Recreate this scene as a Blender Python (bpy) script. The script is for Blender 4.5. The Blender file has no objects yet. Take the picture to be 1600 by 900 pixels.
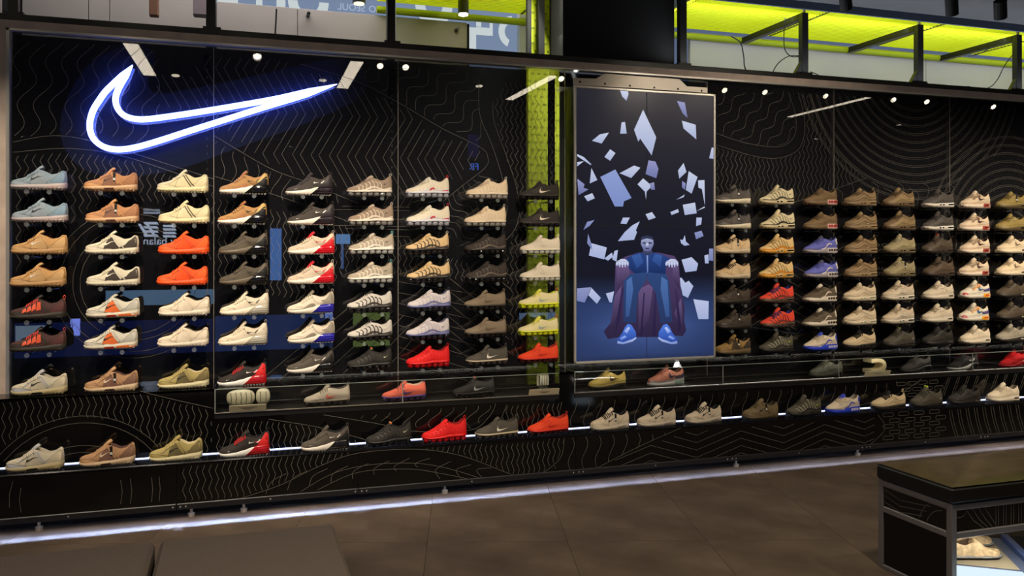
import bpy, math, random
from mathutils import Vector, Matrix
from mathutils.geometry import delaunay_2d_cdt
random.seed(7)
PI = math.pi
SC = bpy.context.scene
COL = SC.collection

# ------------------------------------------------------------------ camera
TH = math.radians(16.7)          # the wall turns away from the lens by this angle
PX0, PY0, F, CD, CH = 740.0, 391.0, 1240.0, 5.246, 1.55
cam_d = bpy.data.cameras.new('camera')
cam = bpy.data.objects.new('camera', cam_d)
COL.objects.link(cam)
cam.location = (0, -CD, CH)
cam.rotation_euler = (PI/2, 0, -TH)
cam_d.sensor_width = 36
cam_d.lens = F/1600*36
cam_d.shift_x = (800-PX0)/1600
cam_d.shift_y = (PY0-450)/1600
cam_d.clip_end = 100
SC.camera = cam
# ------------------------------------------------------------------ world, exposure
W = bpy.data.worlds.new('world'); SC.world = W
W.use_nodes = True
W.node_tree.nodes['Background'].inputs[0].default_value = (.75, .85, 1, 1)
W.node_tree.nodes['Background'].inputs[1].default_value = .25
SC.view_settings.view_transform = 'Standard'
SC.view_settings.look = 'None'
SC.view_settings.gamma = 1
SC.view_settings.use_curve_mapping = False
SC.view_settings.exposure = 0
SPOT_W = 148          # ceiling spots over the shoes
AISLE_FILL_W = 135          # fill spots added over the aisle for ambient light
# ------------------------------------------------------------------ pixel -> place
def at(x, y, Y=0.0):
    a = math.atan((x-PX0)/F); b = TH+a
    p = CD+Y
    z = p/math.cos(b)*math.cos(a)
    return Vector((p*math.tan(b), Y, CH+(PY0-y)/F*z))
def atz(x, y, z):                       # where the ray of a pixel meets a height
    Zc = F*(z-CH)/(PY0-y); l = (x-PX0)/F*Zc
    return Vector((l*math.cos(TH)+Zc*math.sin(TH), -CD+Zc*math.cos(TH)-l*math.sin(TH), z))
def X_(x, Y=0.0): return at(x, 391, Y).x
def Z_(x, y, Y=0.0): return at(x, y, Y).z
# ------------------------------------------------------------------ materials
def lin(c):
    c = c/255
    return c/12.92 if c <= .04045 else ((c+.055)/1.055)**2.4
def rgb(t): return (lin(t[0]), lin(t[1]), lin(t[2]), 1)
MATS = {}
def mat(t, rough=.7, metal=0, emit=0, bump=0, scale=200, var=0, coat=0, spec=.5, name=None):
    k = (tuple(t), rough, metal, emit, bump, scale, var, coat, spec)
    if k in MATS: return MATS[k]
    m = bpy.data.materials.new(name or 'surface'); m.use_nodes = True
    n = m.node_tree.nodes; l = m.node_tree.links; b = n['Principled BSDF']
    b.inputs['Base Color'].default_value = rgb(t)
    b.inputs['Roughness'].default_value = rough
    b.inputs['Metallic'].default_value = metal
    b.inputs['Specular IOR Level'].default_value = spec
    if coat:
        b.inputs['Coat Weight'].default_value = coat; b.inputs['Coat Roughness'].default_value = .05
    if emit:
        b.inputs['Emission Color'].default_value = rgb(t)
        b.inputs['Emission Strength'].default_value = emit
    if bump or var:
        tc = n.new('ShaderNodeTexCoord'); nz = n.new('ShaderNodeTexNoise')
        nz.inputs['Scale'].default_value = scale; nz.inputs['Detail'].default_value = 4
        l.new(tc.outputs['Object'], nz.inputs['Vector'])
        if bump:
            bp = n.new('ShaderNodeBump'); bp.inputs['Strength'].default_value = bump
            bp.inputs['Distance'].default_value = .002
            l.new(nz.outputs['Fac'], bp.inputs['Height']); l.new(bp.outputs['Normal'], b.inputs['Normal'])
        if var:
            r = n.new('ShaderNodeValToRGB')
            c = rgb(t)
            r.color_ramp.elements[0].position = .3; r.color_ramp.elements[1].position = .7
            r.color_ramp.elements[0].color = (c[0]*(1-var), c[1]*(1-var), c[2]*(1-var), 1)
            r.color_ramp.elements[1].color = (min(1, c[0]*(1+var)), min(1, c[1]*(1+var)), min(1, c[2]*(1+var)), 1)
            l.new(nz.outputs['Fac'], r.inputs['Fac']); l.new(r.outputs['Color'], b.inputs['Base Color'])
    MATS[k] = m
    return m
def emis(t, s=1.0):
    k = ('e', tuple(t), s)
    if k in MATS: return MATS[k]
    m = bpy.data.materials.new('glow'); m.use_nodes = True
    n = m.node_tree.nodes; n.clear()
    e = n.new('ShaderNodeEmission'); o = n.new('ShaderNodeOutputMaterial')
    e.inputs[0].default_value = rgb(t); e.inputs[1].default_value = s
    m.node_tree.links.new(e.outputs[0], o.inputs[0])
    MATS[k] = m
    return m
def sheet_glass(name, tint, ior, veil=0, veilcol=(20, 20, 24), rough=.02, haze=0):
    m = bpy.data.materials.new(name); m.use_nodes = True
    n = m.node_tree.nodes; l = m.node_tree.links; n.clear()
    o = n.new('ShaderNodeOutputMaterial'); t = n.new('ShaderNodeBsdfTransparent')
    g = n.new('ShaderNodeBsdfGlossy'); d = n.new('ShaderNodeBsdfDiffuse')
    f = n.new('ShaderNodeFresnel'); m1 = n.new('ShaderNodeMixShader'); m2 = n.new('ShaderNodeMixShader')
    t.inputs[0].default_value = (*tint, 1); g.inputs['Color'].default_value = (1, 1, 1, 1)
    g.inputs['Roughness'].default_value = rough; f.inputs[0].default_value = ior
    d.inputs[0].default_value = rgb(veilcol); m1.inputs[0].default_value = veil
    l.new(t.outputs[0], m1.inputs[1]); l.new(d.outputs[0], m1.inputs[2])
    l.new(f.outputs[0], m2.inputs[0]); l.new(m1.outputs[0], m2.inputs[1]); l.new(g.outputs[0], m2.inputs[2])
    if haze:                                   # diffuse share added so the glass catches the neon glow
        h = n.new('ShaderNodeBsdfDiffuse'); h.inputs[0].default_value = (.9, .9, 1, 1)
        m3 = n.new('ShaderNodeMixShader'); m3.inputs[0].default_value = haze
        l.new(m2.outputs[0], m3.inputs[1]); l.new(h.outputs[0], m3.inputs[2]); l.new(m3.outputs[0], o.inputs[0])
    else: l.new(m2.outputs[0], o.inputs[0])
    return m
def attr_emis(s):
    m = bpy.data.materials.new('screen_light'); m.use_nodes = True
    n = m.node_tree.nodes; l = m.node_tree.links; n.clear()
    o = n.new('ShaderNodeOutputMaterial'); e = n.new('ShaderNodeEmission'); a = n.new('ShaderNodeAttribute')
    g = n.new('ShaderNodeBsdfGlossy'); g.inputs['Roughness'].default_value = .25
    mx = n.new('ShaderNodeMixShader'); mx.inputs[0].default_value = .03
    a.attribute_name = 'Col'; e.inputs[1].default_value = s
    l.new(a.outputs['Color'], e.inputs[0]); l.new(e.outputs[0], mx.inputs[1]); l.new(g.outputs[0], mx.inputs[2])
    l.new(mx.outputs[0], o.inputs[0])
    return m
# ------------------------------------------------------------------ mesh helpers
class MB:
    def __init__(s): s.v = []; s.f = []; s.m = []
    def quad(s, a, b, c, d, mi=0):
        i = len(s.v); s.v += [tuple(a), tuple(b), tuple(c), tuple(d)]; s.f.append((i, i+1, i+2, i+3)); s.m.append(mi)
    def poly(s, pts, mi=0):
        i = len(s.v); s.v += [tuple(p) for p in pts]; s.f.append(tuple(range(i, i+len(pts)))); s.m.append(mi)
    def box(s, lo, hi, mi=0, mtx=None):
        x0, y0, z0 = lo; x1, y1, z1 = hi
        p = [(x0,y0,z0),(x1,y0,z0),(x1,y1,z0),(x0,y1,z0),(x0,y0,z1),(x1,y0,z1),(x1,y1,z1),(x0,y1,z1)]
        if mtx: p = [tuple(mtx @ Vector(q)) for q in p]
        i = len(s.v); s.v += p
        for f in ((0,3,2,1),(4,5,6,7),(0,1,5,4),(1,2,6,5),(2,3,7,6),(3,0,4,7)):
            s.f.append(tuple(i+k for k in f)); s.m.append(mi)
        return s
    def bbox(s, lo, hi, b=.004, mi=0, mtx=None):    # box with chamfered edges
        lo = Vector(lo); hi = Vector(hi); c = (lo+hi)/2; h = (hi-lo)/2
        b = min(b, min(h)*.9); i0 = len(s.v); idx = {}
        for sx in (-1, 1):
            for sy in (-1, 1):
                for sz in (-1, 1):
                    for ax in range(3):
                        q = [h[0]-b, h[1]-b, h[2]-b]; q[ax] = h[ax]
                        p = Vector((c[0]+sx*q[0], c[1]+sy*q[1], c[2]+sz*q[2]))
                        if mtx: p = mtx @ p
                        idx[(sx, sy, sz, ax)] = len(s.v); s.v.append(tuple(p))
        def F_(*k): s.f.append(tuple(idx[q] for q in k)); s.m.append(mi)
        for ax in range(3):
            o1, o2 = [a for a in range(3) if a != ax]
            for sg in (-1, 1):
                r = []
                for a, bb in ((-1,-1),(1,-1),(1,1),(-1,1)):
                    k = [0,0,0]; k[ax] = sg; k[o1] = a; k[o2] = bb; r.append((*k, ax))
                F_(*r)
            for a in (-1, 1):
                for bb in (-1, 1):
                    k0 = [0,0,0]; k0[ax] = -1; k0[o1] = a; k0[o2] = bb
                    k1 = list(k0); k1[ax] = 1
                    F_((*k0, o1), (*k1, o1), (*k1, o2), (*k0, o2))
        for sx in (-1, 1):
            for sy in (-1, 1):
                for sz in (-1, 1): F_((sx,sy,sz,0),(sx,sy,sz,1),(sx,sy,sz,2))
        return s
    def grid(s, rows, mi=0, close=False):
        i = len(s.v); n = len(rows[0])
        for r in rows: s.v += [tuple(p) for p in r]
        for a in range(len(rows)-1):
            for b in range(n if close else n-1):
                c = (b+1) % n
                s.f.append((i+a*n+b, i+a*n+c, i+(a+1)*n+c, i+(a+1)*n+b)); s.m.append(mi)
        return s
    def tube(s, pts, r, n=6, mi=0, caps=True):
        pts = [Vector(p) for p in pts]; rows = []
        up = Vector((0, 0, 1))
        for k, p in enumerate(pts):
            d = (pts[min(k+1, len(pts)-1)]-pts[max(k-1, 0)]).normalized()
            u = up if abs(d.dot(up)) < .95 else Vector((0, 1, 0))
            a = d.cross(u).normalized(); b = d.cross(a).normalized()
            rr = r[k] if isinstance(r, (list, tuple)) else r
            rows.append([p+a*rr*math.cos(2*PI*j/n)+b*rr*math.sin(2*PI*j/n) for j in range(n)])
        s.grid(rows, mi, True)
        if caps: s.poly(rows[0], mi); s.poly(rows[-1][::-1], mi)
        return s
    def ell(s, c, r, nu=10, nv=6, mi=0, p=1.0):
        rows = []
        sg = lambda q: math.copysign(abs(q)**p, q)
        for a in range(nv+1):
            t = -PI/2+PI*a/nv
            rows.append([(c[0]+r[0]*sg(math.cos(t))*sg(math.cos(2*PI*b/nu)), c[1]+r[1]*sg(math.cos(t))*sg(math.sin(2*PI*b/nu)), c[2]+r[2]*sg(math.sin(t))) for b in range(nu)])
        return s.grid(rows, mi, True)
    def prism(s, poly, y0, y1, mi=0):               # outline in x,z pushed through y
        a = [(p[0], y0, p[1]) for p in poly]; b = [(p[0], y1, p[1]) for p in poly]; n = len(poly)
        s.poly(a, mi); s.poly(b[::-1], mi)
        for k in range(n): s.quad(a[k], b[k], b[(k+1) % n], a[(k+1) % n], mi)
        return s
    def mesh(s, name, mats, smooth=False):
        me = bpy.data.meshes.new(name); me.from_pydata(s.v, [], s.f)
        ms = mats if isinstance(mats, (list, tuple)) else [mats]
        for m in ms: me.materials.append(m)
        if len(ms) > 1: me.polygons.foreach_set('material_index', s.m)
        if smooth: me.polygons.foreach_set('use_smooth', [True]*len(s.f))
        me.update(); return me
    def obj(s, name, mats, parent=None, smooth=False, **kw):
        return link(name, s.mesh(name, mats, smooth), parent, **kw)
def link(name, data, parent=None, loc=None, **kw):
    o = bpy.data.objects.new(name, data); COL.objects.link(o)
    if parent: o.parent = parent
    if loc: o.location = loc
    for k, v in kw.items(): o[k] = v
    return o
def thing(name, label, cat, loc=(0, 0, 0), rz=0, group=None):
    o = link(name, None); o.location = loc; o.rotation_euler = (0, 0, rz); o.empty_display_size = .05
    o['label'] = label; o['category'] = cat
    if group: o['group'] = group
    return o
def tag(o, label, cat, group=None):
    o['label'] = label; o['category'] = cat
    if group: o['group'] = group
    return o
def recalc(o):
    import bmesh
    bm = bmesh.new(); bm.from_mesh(o.data); bmesh.ops.remove_doubles(bm, verts=bm.verts, dist=1e-6)
    bmesh.ops.recalc_face_normals(bm, faces=bm.faces); bm.to_mesh(o.data); bm.free()
def inside(p, poly):
    x, y = p; r = False; n = len(poly)
    for i in range(n):
        x1, y1 = poly[i]; x2, y2 = poly[i-1]
        if (y1 > y) != (y2 > y) and x < (x2-x1)*(y-y1)/(y2-y1)+x1: r = not r
    return r
# common materials
BLACK = mat((16, 15, 15), .35, name='black_metal')
BLACKM = mat((12, 12, 12), .8, name='black_matte')
GLOSSB = mat((10, 10, 11), .07, spec=.6, name='black_acrylic')
STEEL = mat((196, 186, 172), .34, metal=.45, bump=.05, scale=60, name='brushed_steel')
STEELD = mat((226, 203, 186), .55, metal=0, var=.12, scale=9, name='bronze_steel')
STEELL = mat((215, 210, 202), .3, metal=.55, name='bright_steel')
LINE = mat((122, 116, 106), .6, name='grey_line_print')
CLEAR = sheet_glass('clear_plastic', (.82, .84, .84), 1.6, .13, (215, 220, 220), .05)
GLASS = sheet_glass('case_glass', (.96, .98, .97), 1.45)
PANEL = sheet_glass('tinted_glass', (.60, .60, .62), 1.75, .15, (14, 15, 22), .012, haze=.008)
# ------------------------------------------------------------------ room shell
def struct(name, mb, m, parent=None): return mb.obj(name, m, parent, kind='structure')
FLX, FLY = .745, .775
fa = math.radians(15.8)                       # the tile grid is turned against the wall
floor = link('floor', None, kind='structure')
sub = MB().box((-6, -10, -.06), (10, 2, -.012)); sub.obj('subfloor', mat((40, 34, 30), .8), floor)
tile_m = mat((99, 85, 72), .68, bump=.04, scale=30, var=.30, spec=.06, name='brown_stone_tile')
tn = tile_m.node_tree.nodes
for q in tn:
    if q.type == 'TEX_NOISE': q.inputs['Scale'].default_value = 3.2
o0 = atz(676, 776, 0)
ca, sa = math.cos(fa), math.sin(fa)
ex = Vector((ca, -sa, 0)); ey = Vector((sa, ca, 0))
tme = MB().box((.001, .001, -.012), (FLX-.001, FLY-.001, 0)).mesh('tile', tile_m)
R_ = Matrix.Rotation(-fa, 4, 'Z')
for i in range(-7, 9):
    for j in range(-7, 4):
        p = o0+ex*(i*FLX)+ey*(j*FLY)
        c = p+ex*FLX/2+ey*FLY/2
        if not (-4.2 < c.x < 8.5 and -5.0 < c.y < .6): continue
        t = link('tile', tme, floor); t.location = (p.x, p.y, 0); t.rotation_euler = (0, 0, -fa)
ceil_m = mat((70, 70, 74), .8, var=.1, scale=4)
struct('ceiling', MB().box((-5, -9.2, 3.5), (10, -.04, 3.62)), ceil_m)
dk = mat((30, 29, 30), .8, var=.1, scale=3)
struct('wall_left', MB().box((-5.1, -9.2, 0), (-5, 1, 4.2)), dk)
struct('wall_right', MB().box((10, -9.2, 0), (10.1, 1, 4.2)), dk)
struct('wall_front', MB().box((-5, -9.3, 0), (10, -9.2, 4.2)), dk)

# --------------------------------------------------------------- glass shoe wall
wall = link('wall_back', None, kind='structure')
XL, ZT, ZB = X_(17), 2.835, .60
JX = [XL, X_(334), X_(622), X_(883), 3.42, X_(1303), X_(1484), X_(1484)+1.18, X_(1484)+2.36]
panels = []
for k in range(len(JX)-1):
    mb = MB().box((JX[k]+.002, 0, ZB), (JX[k+1]-.002, .008, ZT))
    panels.append(mb.obj('glass_panel', PANEL, wall))
for k in range(1, len(JX)-1):
    MB().box((JX[k]-.002, -.001, ZB), (JX[k]+.002, .006, ZT)).obj('panel_joint', mat((150, 140, 125), .4), wall)
MB().box((XL-.3, .42, 0), (9.2, .5, 2.92)).obj('backing_board', mat((5, 5, 6), .9), wall)
MB().box((XL-.3, -.0, 0), (9.2, .02, ZB)).obj('lower_backing', mat((8, 8, 9), .5), wall)
# ------- printed line work, in wall metres
def tri(q):
    q = q % 1.0
    return 4*abs(q-.5)-1
class Lines:
    def __init__(s, Y, w=.0019): s.Y = Y; s.mb = MB(); s.w = w
    def pt(s, x, y): p = at(x, y, s.Y); return (p.x, p.z)
    def conv(s, poly): return [s.pt(*p) for p in poly]
    def run(s, pts, w=None):
        if len(pts) < 2: return
        w = (w or s.w)/2; A = []; B = []
        for k in range(len(pts)):
            a = pts[max(k-1, 0)]; b = pts[min(k+1, len(pts)-1)]
            dx, dz = b[0]-a[0], b[1]-a[1]; L = math.hypot(dx, dz) or 1
            A.append((pts[k][0]-dz/L*w, s.Y, pts[k][1]+dx/L*w)); B.append((pts[k][0]+dz/L*w, s.Y, pts[k][1]-dx/L*w))
        s.mb.grid([A, B])
    def clip(s, pts, poly, ok=None):
        cur = []
        for p in pts:
            if (poly is None or inside(p, poly)) and (ok is None or ok(p)): cur.append(p)
            else: s.run(cur); cur = []
        s.run(cur)
    def zig(s, poly, sp, amp, half, alt=None, ang=0, wave=False, raw=False, ph=0, step=None, shear=0, zref=None):
        P = poly if raw else s.conv(poly)
        c = (sum(p[0] for p in P)/len(P), sum(p[1] for p in P)/len(P))
        r = max(math.hypot(p[0]-c[0], p[1]-c[1]) for p in P)+.1
        x = -r; k = 0; ca, sa = math.cos(ang), math.sin(ang)
        step = step or (half/8 if wave else half/4)
        while x < r:
            pts = []; n = int(2*r/step)
            z = math.floor(-r/half)*half
            if zref is not None: z = (zref-c[1])+math.floor((-r-zref+c[1])/half)*half
            for i in range(n+8):
                q = z/half/2+ph if zref is None else (z+c[1]-zref)/half/2
                d = amp*(math.sin(2*PI*q) if wave else tri(q))
                lx = x+d+shear*z; lz = z
                pts.append((c[0]+lx*ca-lz*sa, c[1]+lx*sa+lz*ca)); z += step
            s.clip(pts, P)
            x += (alt[k % 2] if alt else sp); k += 1
    def arc(s, cx, cz, r, poly=None, a0=0, a1=360, ok=None):
        n = max(24, int(abs(a1-a0)/360*r*90))
        s.clip([(cx+r*math.cos(math.radians(a0+(a1-a0)*i/n)), cz+r*math.sin(math.radians(a0+(a1-a0)*i/n))) for i in range(n+1)], poly, ok)
    def path(s, px, close=False):
        P = s.conv(px)
        if close: P = P+P[:1]
        out = []
        for i in range(len(P)-1):               # Catmull-Rom
            p0 = P[i-1] if i > 0 else (P[-2] if close else P[0]); p1 = P[i]; p2 = P[i+1]
            p3 = P[i+2] if i+2 < len(P) else (P[1] if close else P[-1])
            for t in range(8):
                t /= 8
                out.append(tuple(.5*((2*p1[a])+(-p0[a]+p2[a])*t+(2*p0[a]-5*p1[a]+4*p2[a]-p3[a])*t*t+(-p0[a]+3*p1[a]-3*p2[a]+p3[a])*t**3) for a in (0, 1)))
        out.append(P[-1]); s.run(out)
    def capsule(s, cx, cz, w, h):
        pts = []
        for k in range(9): a = -PI/2+PI*k/8; pts.append((cx+w/2-h/2+h/2*math.cos(a), cz+h/2*math.sin(a)))
        for k in range(9): a = PI/2+PI*k/8; pts.append((cx-w/2+h/2+h/2*math.cos(a), cz+h/2*math.sin(a)))
        s.run(pts+pts[:1])
    def emit(s, parent):
        return s.mb.obj('line_print', LINE, parent, kind='stuff')
U = Lines(-.0025)
LW = [(20, 62), (235, 72), (262, 112), (252, 150), (246, 232), (160, 212), (20, 214)]
U.zig(LW, .085, .034, .13, wave=True, shear=.25)
U.path([(20, 222), (90, 212), (170, 228), (335, 280)]); U.path([(20, 238), (110, 232), (200, 246), (335, 292)])
BC = [(240, 120), (335, 86), (470, 98), (560, 128), (622, 160), (690, 200), (757, 232), (762, 258), (700, 300), (650, 330), (590, 330), (525, 300), (470, 280), (420, 262), (335, 212), (262, 190)]
U.zig(BC, .05, .076, .265, alt=(.05, .068), zref=U.pt(600, 184)[1])
U.path([(470, 100), (560, 128), (622, 160), (690, 200), (750, 230), (762, 245), (758, 262), (720, 292), (680, 325)])
U.path([(335, 212), (420, 262), (480, 285), (560, 318)])
SZ = [(20, 242), (110, 238), (160, 240), (210, 252), (334, 294), (334, 352), (310, 348), (240, 316), (190, 313), (150, 322), (110, 350), (95, 380), (20, 432)]
U.zig(SZ, .042, .013, .046)
c = U.pt(212, 442)
for r in (.46, .42, .35, .31): U.arc(c[0], c[1], r, [(XL, 0.7), (JX[1], .7), (JX[1], 2.2), (XL, 2.2)])
U.zig([(335, 215), (420, 264), (470, 283), (525, 302), (548, 316), (470, 322), (440, 312), (335, 278)], .07, .022, .12, wave=True, shear=.2)
U.path([(334, 275), (440, 308), (560, 352)])
U.zig([(334, 310), (400, 316), (440, 330), (548, 352), (548, 420), (500, 472), (400, 460), (334, 440)], .040, .012, .047)
U.zig([(548, 352), (640, 372), (690, 396), (735, 412), (735, 440), (600, 430), (548, 420)], .040, .012, .045)
for k in range(7): U.run([U.pt(400+k*34, 600-k*4), U.pt(560+k*18, 468+k*6)])
for k in range(8): U.run([U.pt(622, 440+k*17), U.pt(745, 460+k*20)])
for y in (322, 327, 341, 352, 357, 368): U.path([(500+(y*7) % 60, y), (640, y+2)])
U.zig([(560, 100), (735, 110), (752, 160), (757, 225), (690, 198), (622, 158), (575, 130)], .085, .036, .11, wave=True, ang=-.75)
U.zig([(770, 160), (790, 128), (868, 128), (872, 560), (800, 560), (790, 400), (812, 330), (806, 290), (785, 230)], .037, .012, .042)
U.path([(748, 150), (752, 112), (775, 98)]); U.path([(748, 130), (750, 180), (770, 230), (788, 290), (792, 330), (780, 380)])
U.path([(770, 160), (772, 190), (790, 240), (806, 290), (812, 330), (800, 365), (770, 390)])
U.zig([(690, 310), (757, 268), (790, 300), (790, 340), (740, 375), (700, 372)], .05, .02, .09, wave=True, ang=.9)
U.zig([(700, 430), (800, 420), (800, 560), (700, 560)], .07, .0, .1, ang=.9)
wv = [(1120, 147), (1232, 142), (1243, 180), (1243, 205), (1230, 225), (1205, 229), (1165, 225), (1120, 208)]
U.zig(wv, .088, .022, .10, wave=True, ang=-.75)
U.path([(1232, 144), (1243, 180), (1242, 210), (1226, 227), (1200, 229), (1160, 222), (1119, 208)])
U.path([(1247, 144), (1256, 180), (1257, 208), (1246, 235), (1215, 247), (1175, 243), (1119, 226)])
U.zig([(1119, 228), (1160, 240), (1210, 248), (1245, 240), (1258, 205), (1254, 147), (1264, 147), (1277, 177), (1302, 230), (1352, 279), (1300, 297), (1240, 318), (1180, 322), (1119, 312)], .041, .013, .05)
U.path([(1266, 146), (1278, 178), (1302, 232), (1354, 280)]); U.path([(1230, 320), (1300, 297), (1354, 278)])
cM = U.pt(1428, 92); cN = U.pt(1577, 372)
Rn = (372-211)/183.
for k in range(12):
    r = .42+k*.0665
    for q in (0, .013):
        U.arc(cM[0], cM[1], r+q, None, 180, 360, lambda p: p[1] < 2.82 and math.hypot(p[0]-cN[0], p[1]-cN[1]) > Rn-.16)
for k in range(11):
    for q in (0, .013):
        U.arc(cN[0], cN[1], Rn-k*.07-q, None, 5, 200, lambda p: p[1] < 2.82)
for k in range(5): U.zig([(1300+k*40, 290), (1330+k*40, 282), (1345+k*40, 330), (1310+k*40, 335)], .12, .03, .1, wave=True, ang=.5)
U.zig([(1122, 440), (1190, 380), (1240, 400), (1330, 370), (1330, 470), (1240, 545), (1122, 510)], .07, .11, .45, ang=PI/2)
for x in (1470, 1477, 1492, 1526, 1530): U.path([(x, 400), (x-1, 470)])
for x in range(1365, 1400, 12):
    for y in range(365, 440, 9): p = U.pt(x+(y % 2)*5, y); U.capsule(p[0], p[1], .05, .022)
U.emit(wall)
# ------- frame round the glass
frm = MB().box((XL-.35, -.03, ZT+.012), (9.2, .05, 2.895)); frm.obj('frame_head', STEELD, wall)
MB().box((XL-.02, -.036, ZT), (9.2, .02, ZT+.012)).obj('frame_lip', STEELL, wall)
MB().box((XL-.35, -.03, .70), (XL-.018, .05, ZT+.012)).obj('frame_jamb', STEELD, wall)
MB().box((XL-.018, -.036, .70), (XL, .02, ZT+.012)).obj('frame_lip', STEELL, wall)
MB().box((XL-.35, -.02, 2.895), (9.2, .09, 2.935)).obj('black_channel', BLACK, wall)
for k in (1, 2, 3, 5, 6):                      # slotted uprights behind the joints
    x = JX[k]-.04 if k != 3 else X_(862, .02)
    u = MB().box((x-.022, .012, .6), (x+.022, .04, 2.78)).obj('slotted_upright', mat((10, 10, 10), .6), wall)
    s = MB()
    for q in range(44): s.box((x-.004, .0095, .66+q*.048), (x+.004, .0118, .675+q*.048))
    s.obj('slot_row', mat((190, 190, 185), .5), u, kind='stuff')
# ------- behind and above the glass
GY = .85
gp = mat((150, 142, 136), .75, var=.08, scale=2)
bw = link('wall_far', None, kind='structure')
FILL_W = 14
for xa, xb in ((-2.2, X_(2, GY)), (X_(34, GY), X_(138, GY)), (X_(138, GY), X_(171, GY)), (X_(171, GY), X_(322, GY)), (X_(338, GY), X_(465, GY)), (X_(465, GY), X_(604, GY)), (X_(617, GY), X_(730, GY))):
    MB().bbox((xa+.002, GY, 2.6), (xb-.002, GY+.03, 3.37), .003).obj('grey_panel', gp, bw)
MB().box((-2.2, GY+.031, 2.6), (X_(735, GY), GY+.05, 3.37)).obj('panel_backing', BLACKM, bw)
win = link('window_1', None, kind='structure')
wx0, wx1 = -1.2, X_(812, GY)
MB().box((wx0, GY+.06, 2.7), (wx1, GY+.07, 4.3)).obj('daylight_pane', emis((120, 137, 165), .95), win)
MB().box((wx1, GY, 2.7), (wx1+.06, GY+.09, 4.3)).obj('window_frame', mat((200, 200, 196), .5), win)
MB().box((wx1+.06, GY, 2.7), (wx1+.20, GY+.09, 4.3)).obj('window_reveal', mat((30, 36, 20), .9), win)
# letters seen from behind on the pane
def ring(mb, cx, cz, ro, ri, a0, a1, Y, sx=1.0):
    n = 24; A = []; B = []
    for k in range(n+1):
        a = math.radians(a0+(a1-a0)*k/n)
        A.append((cx+ro*sx*math.cos(a), Y, cz+ro*math.sin(a))); B.append((cx+ri*sx*math.cos(a), Y, cz+ri*math.sin(a)))
    mb.grid([A, B])
lt = MB(); LY = GY+.055
p = at(482, 2, LY); ring(lt, p.x, p.z, .17, .09, 180, 360, LY, .9)
for x0, x1, y0, y1 in ((340, 372, -30, 6), (400, 410, -30, 12), (432, 446, -30, 12), (730, 744, 42, 82), (744, 765, 42, 56), (765, 770, 26, 56), (744, 752, 24, 42)):
    a = at(x0, y0, LY); b = at(x1, y1, LY); lt.quad((a.x, LY, b.z), (b.x, LY, b.z), (b.x, LY, a.z), (a.x, LY, a.z))
p = at(678, 8, LY); ring(lt, p.x, p.z, .17, .08, 170, 370, LY, .9)
p = at(800, 50, LY); ring(lt, p.x, p.z, .13, .07, 90, 250, LY, .9)
lt.obj('window_letters', emis((196, 206, 208), 1.0), win)
def text(s, size, m, parent, loc, rot, name='lettering', ext=.001, align='CENTER'):
    cu = bpy.data.curves.new(name, 'FONT'); cu.body = s; cu.size = size; cu.extrude = ext; cu.align_x = align; cu.align_y = 'CENTER'
    me = None
    o = bpy.data.objects.new(name, cu); COL.objects.link(o)
    dg = bpy.context.evaluated_depsgraph_get(); me = bpy.data.meshes.new_from_object(o.evaluated_get(dg))
    COL.objects.unlink(o); bpy.data.objects.remove(o)
    me.materials.clear(); me.materials.append(m)
    t = link(name, me, parent); t.location = loc; t.rotation_euler = rot
    return t
for s, x, y in (('SEOUL', 549, 12), ('CHICAGO', 609, 17)):
    text(s, .072, emis((165, 180, 205), 1.0), win, at(x, y, LY), (PI/2, 0, PI))
# black box above the video wall, lime column beside it
BX0, BX1 = X_(879, .06), X_(1054, .06)
tag(MB().bbox((BX0, .06, 2.937), (BX1, .41, 4.4), .004).obj('bulkhead', mat((14, 12, 12), .85)), 'big black box rising above the glass wall over the video wall', 'bulkhead')
LIME = (214, 226, 20)
limem = mat(LIME, .6, var=.05, scale=20, name='lime_mesh')
lc = thing('mesh_column', 'tall lime green mesh column left of the black box', 'column', (X_(850, .25), .25, 0))
lx0, lx1 = X_(830, .25)-lc.location.x, X_(879, .25)-lc.location.x
MB().box((lx0, .06, .02), (lx1, .10, 4.3)).obj('lime_sheet', limem, lc)
mesh_ = MB()
for k in range(70):
    z = .3+k*.057
    for q in range(5): x = lx0+(lx1-lx0)*(q+.5*(k % 2))/5; mesh_.box((x, .052, z), (x+.022, .06, z+.012))
mesh_.obj('mesh_slots', mat((150, 165, 10), .7), lc, kind='stuff')
MB().box((X_(842, .25)-lc.location.x, .0, 2.94), (X_(851, .25)-lc.location.x, .05, 4.3)).obj('black_rail', BLACKM, lc)
MB().box((lx0-.035, -.02, 2.94), (lx0-.005, .02, 4.3)).obj('black_rail', BLACKM, lc)
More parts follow.
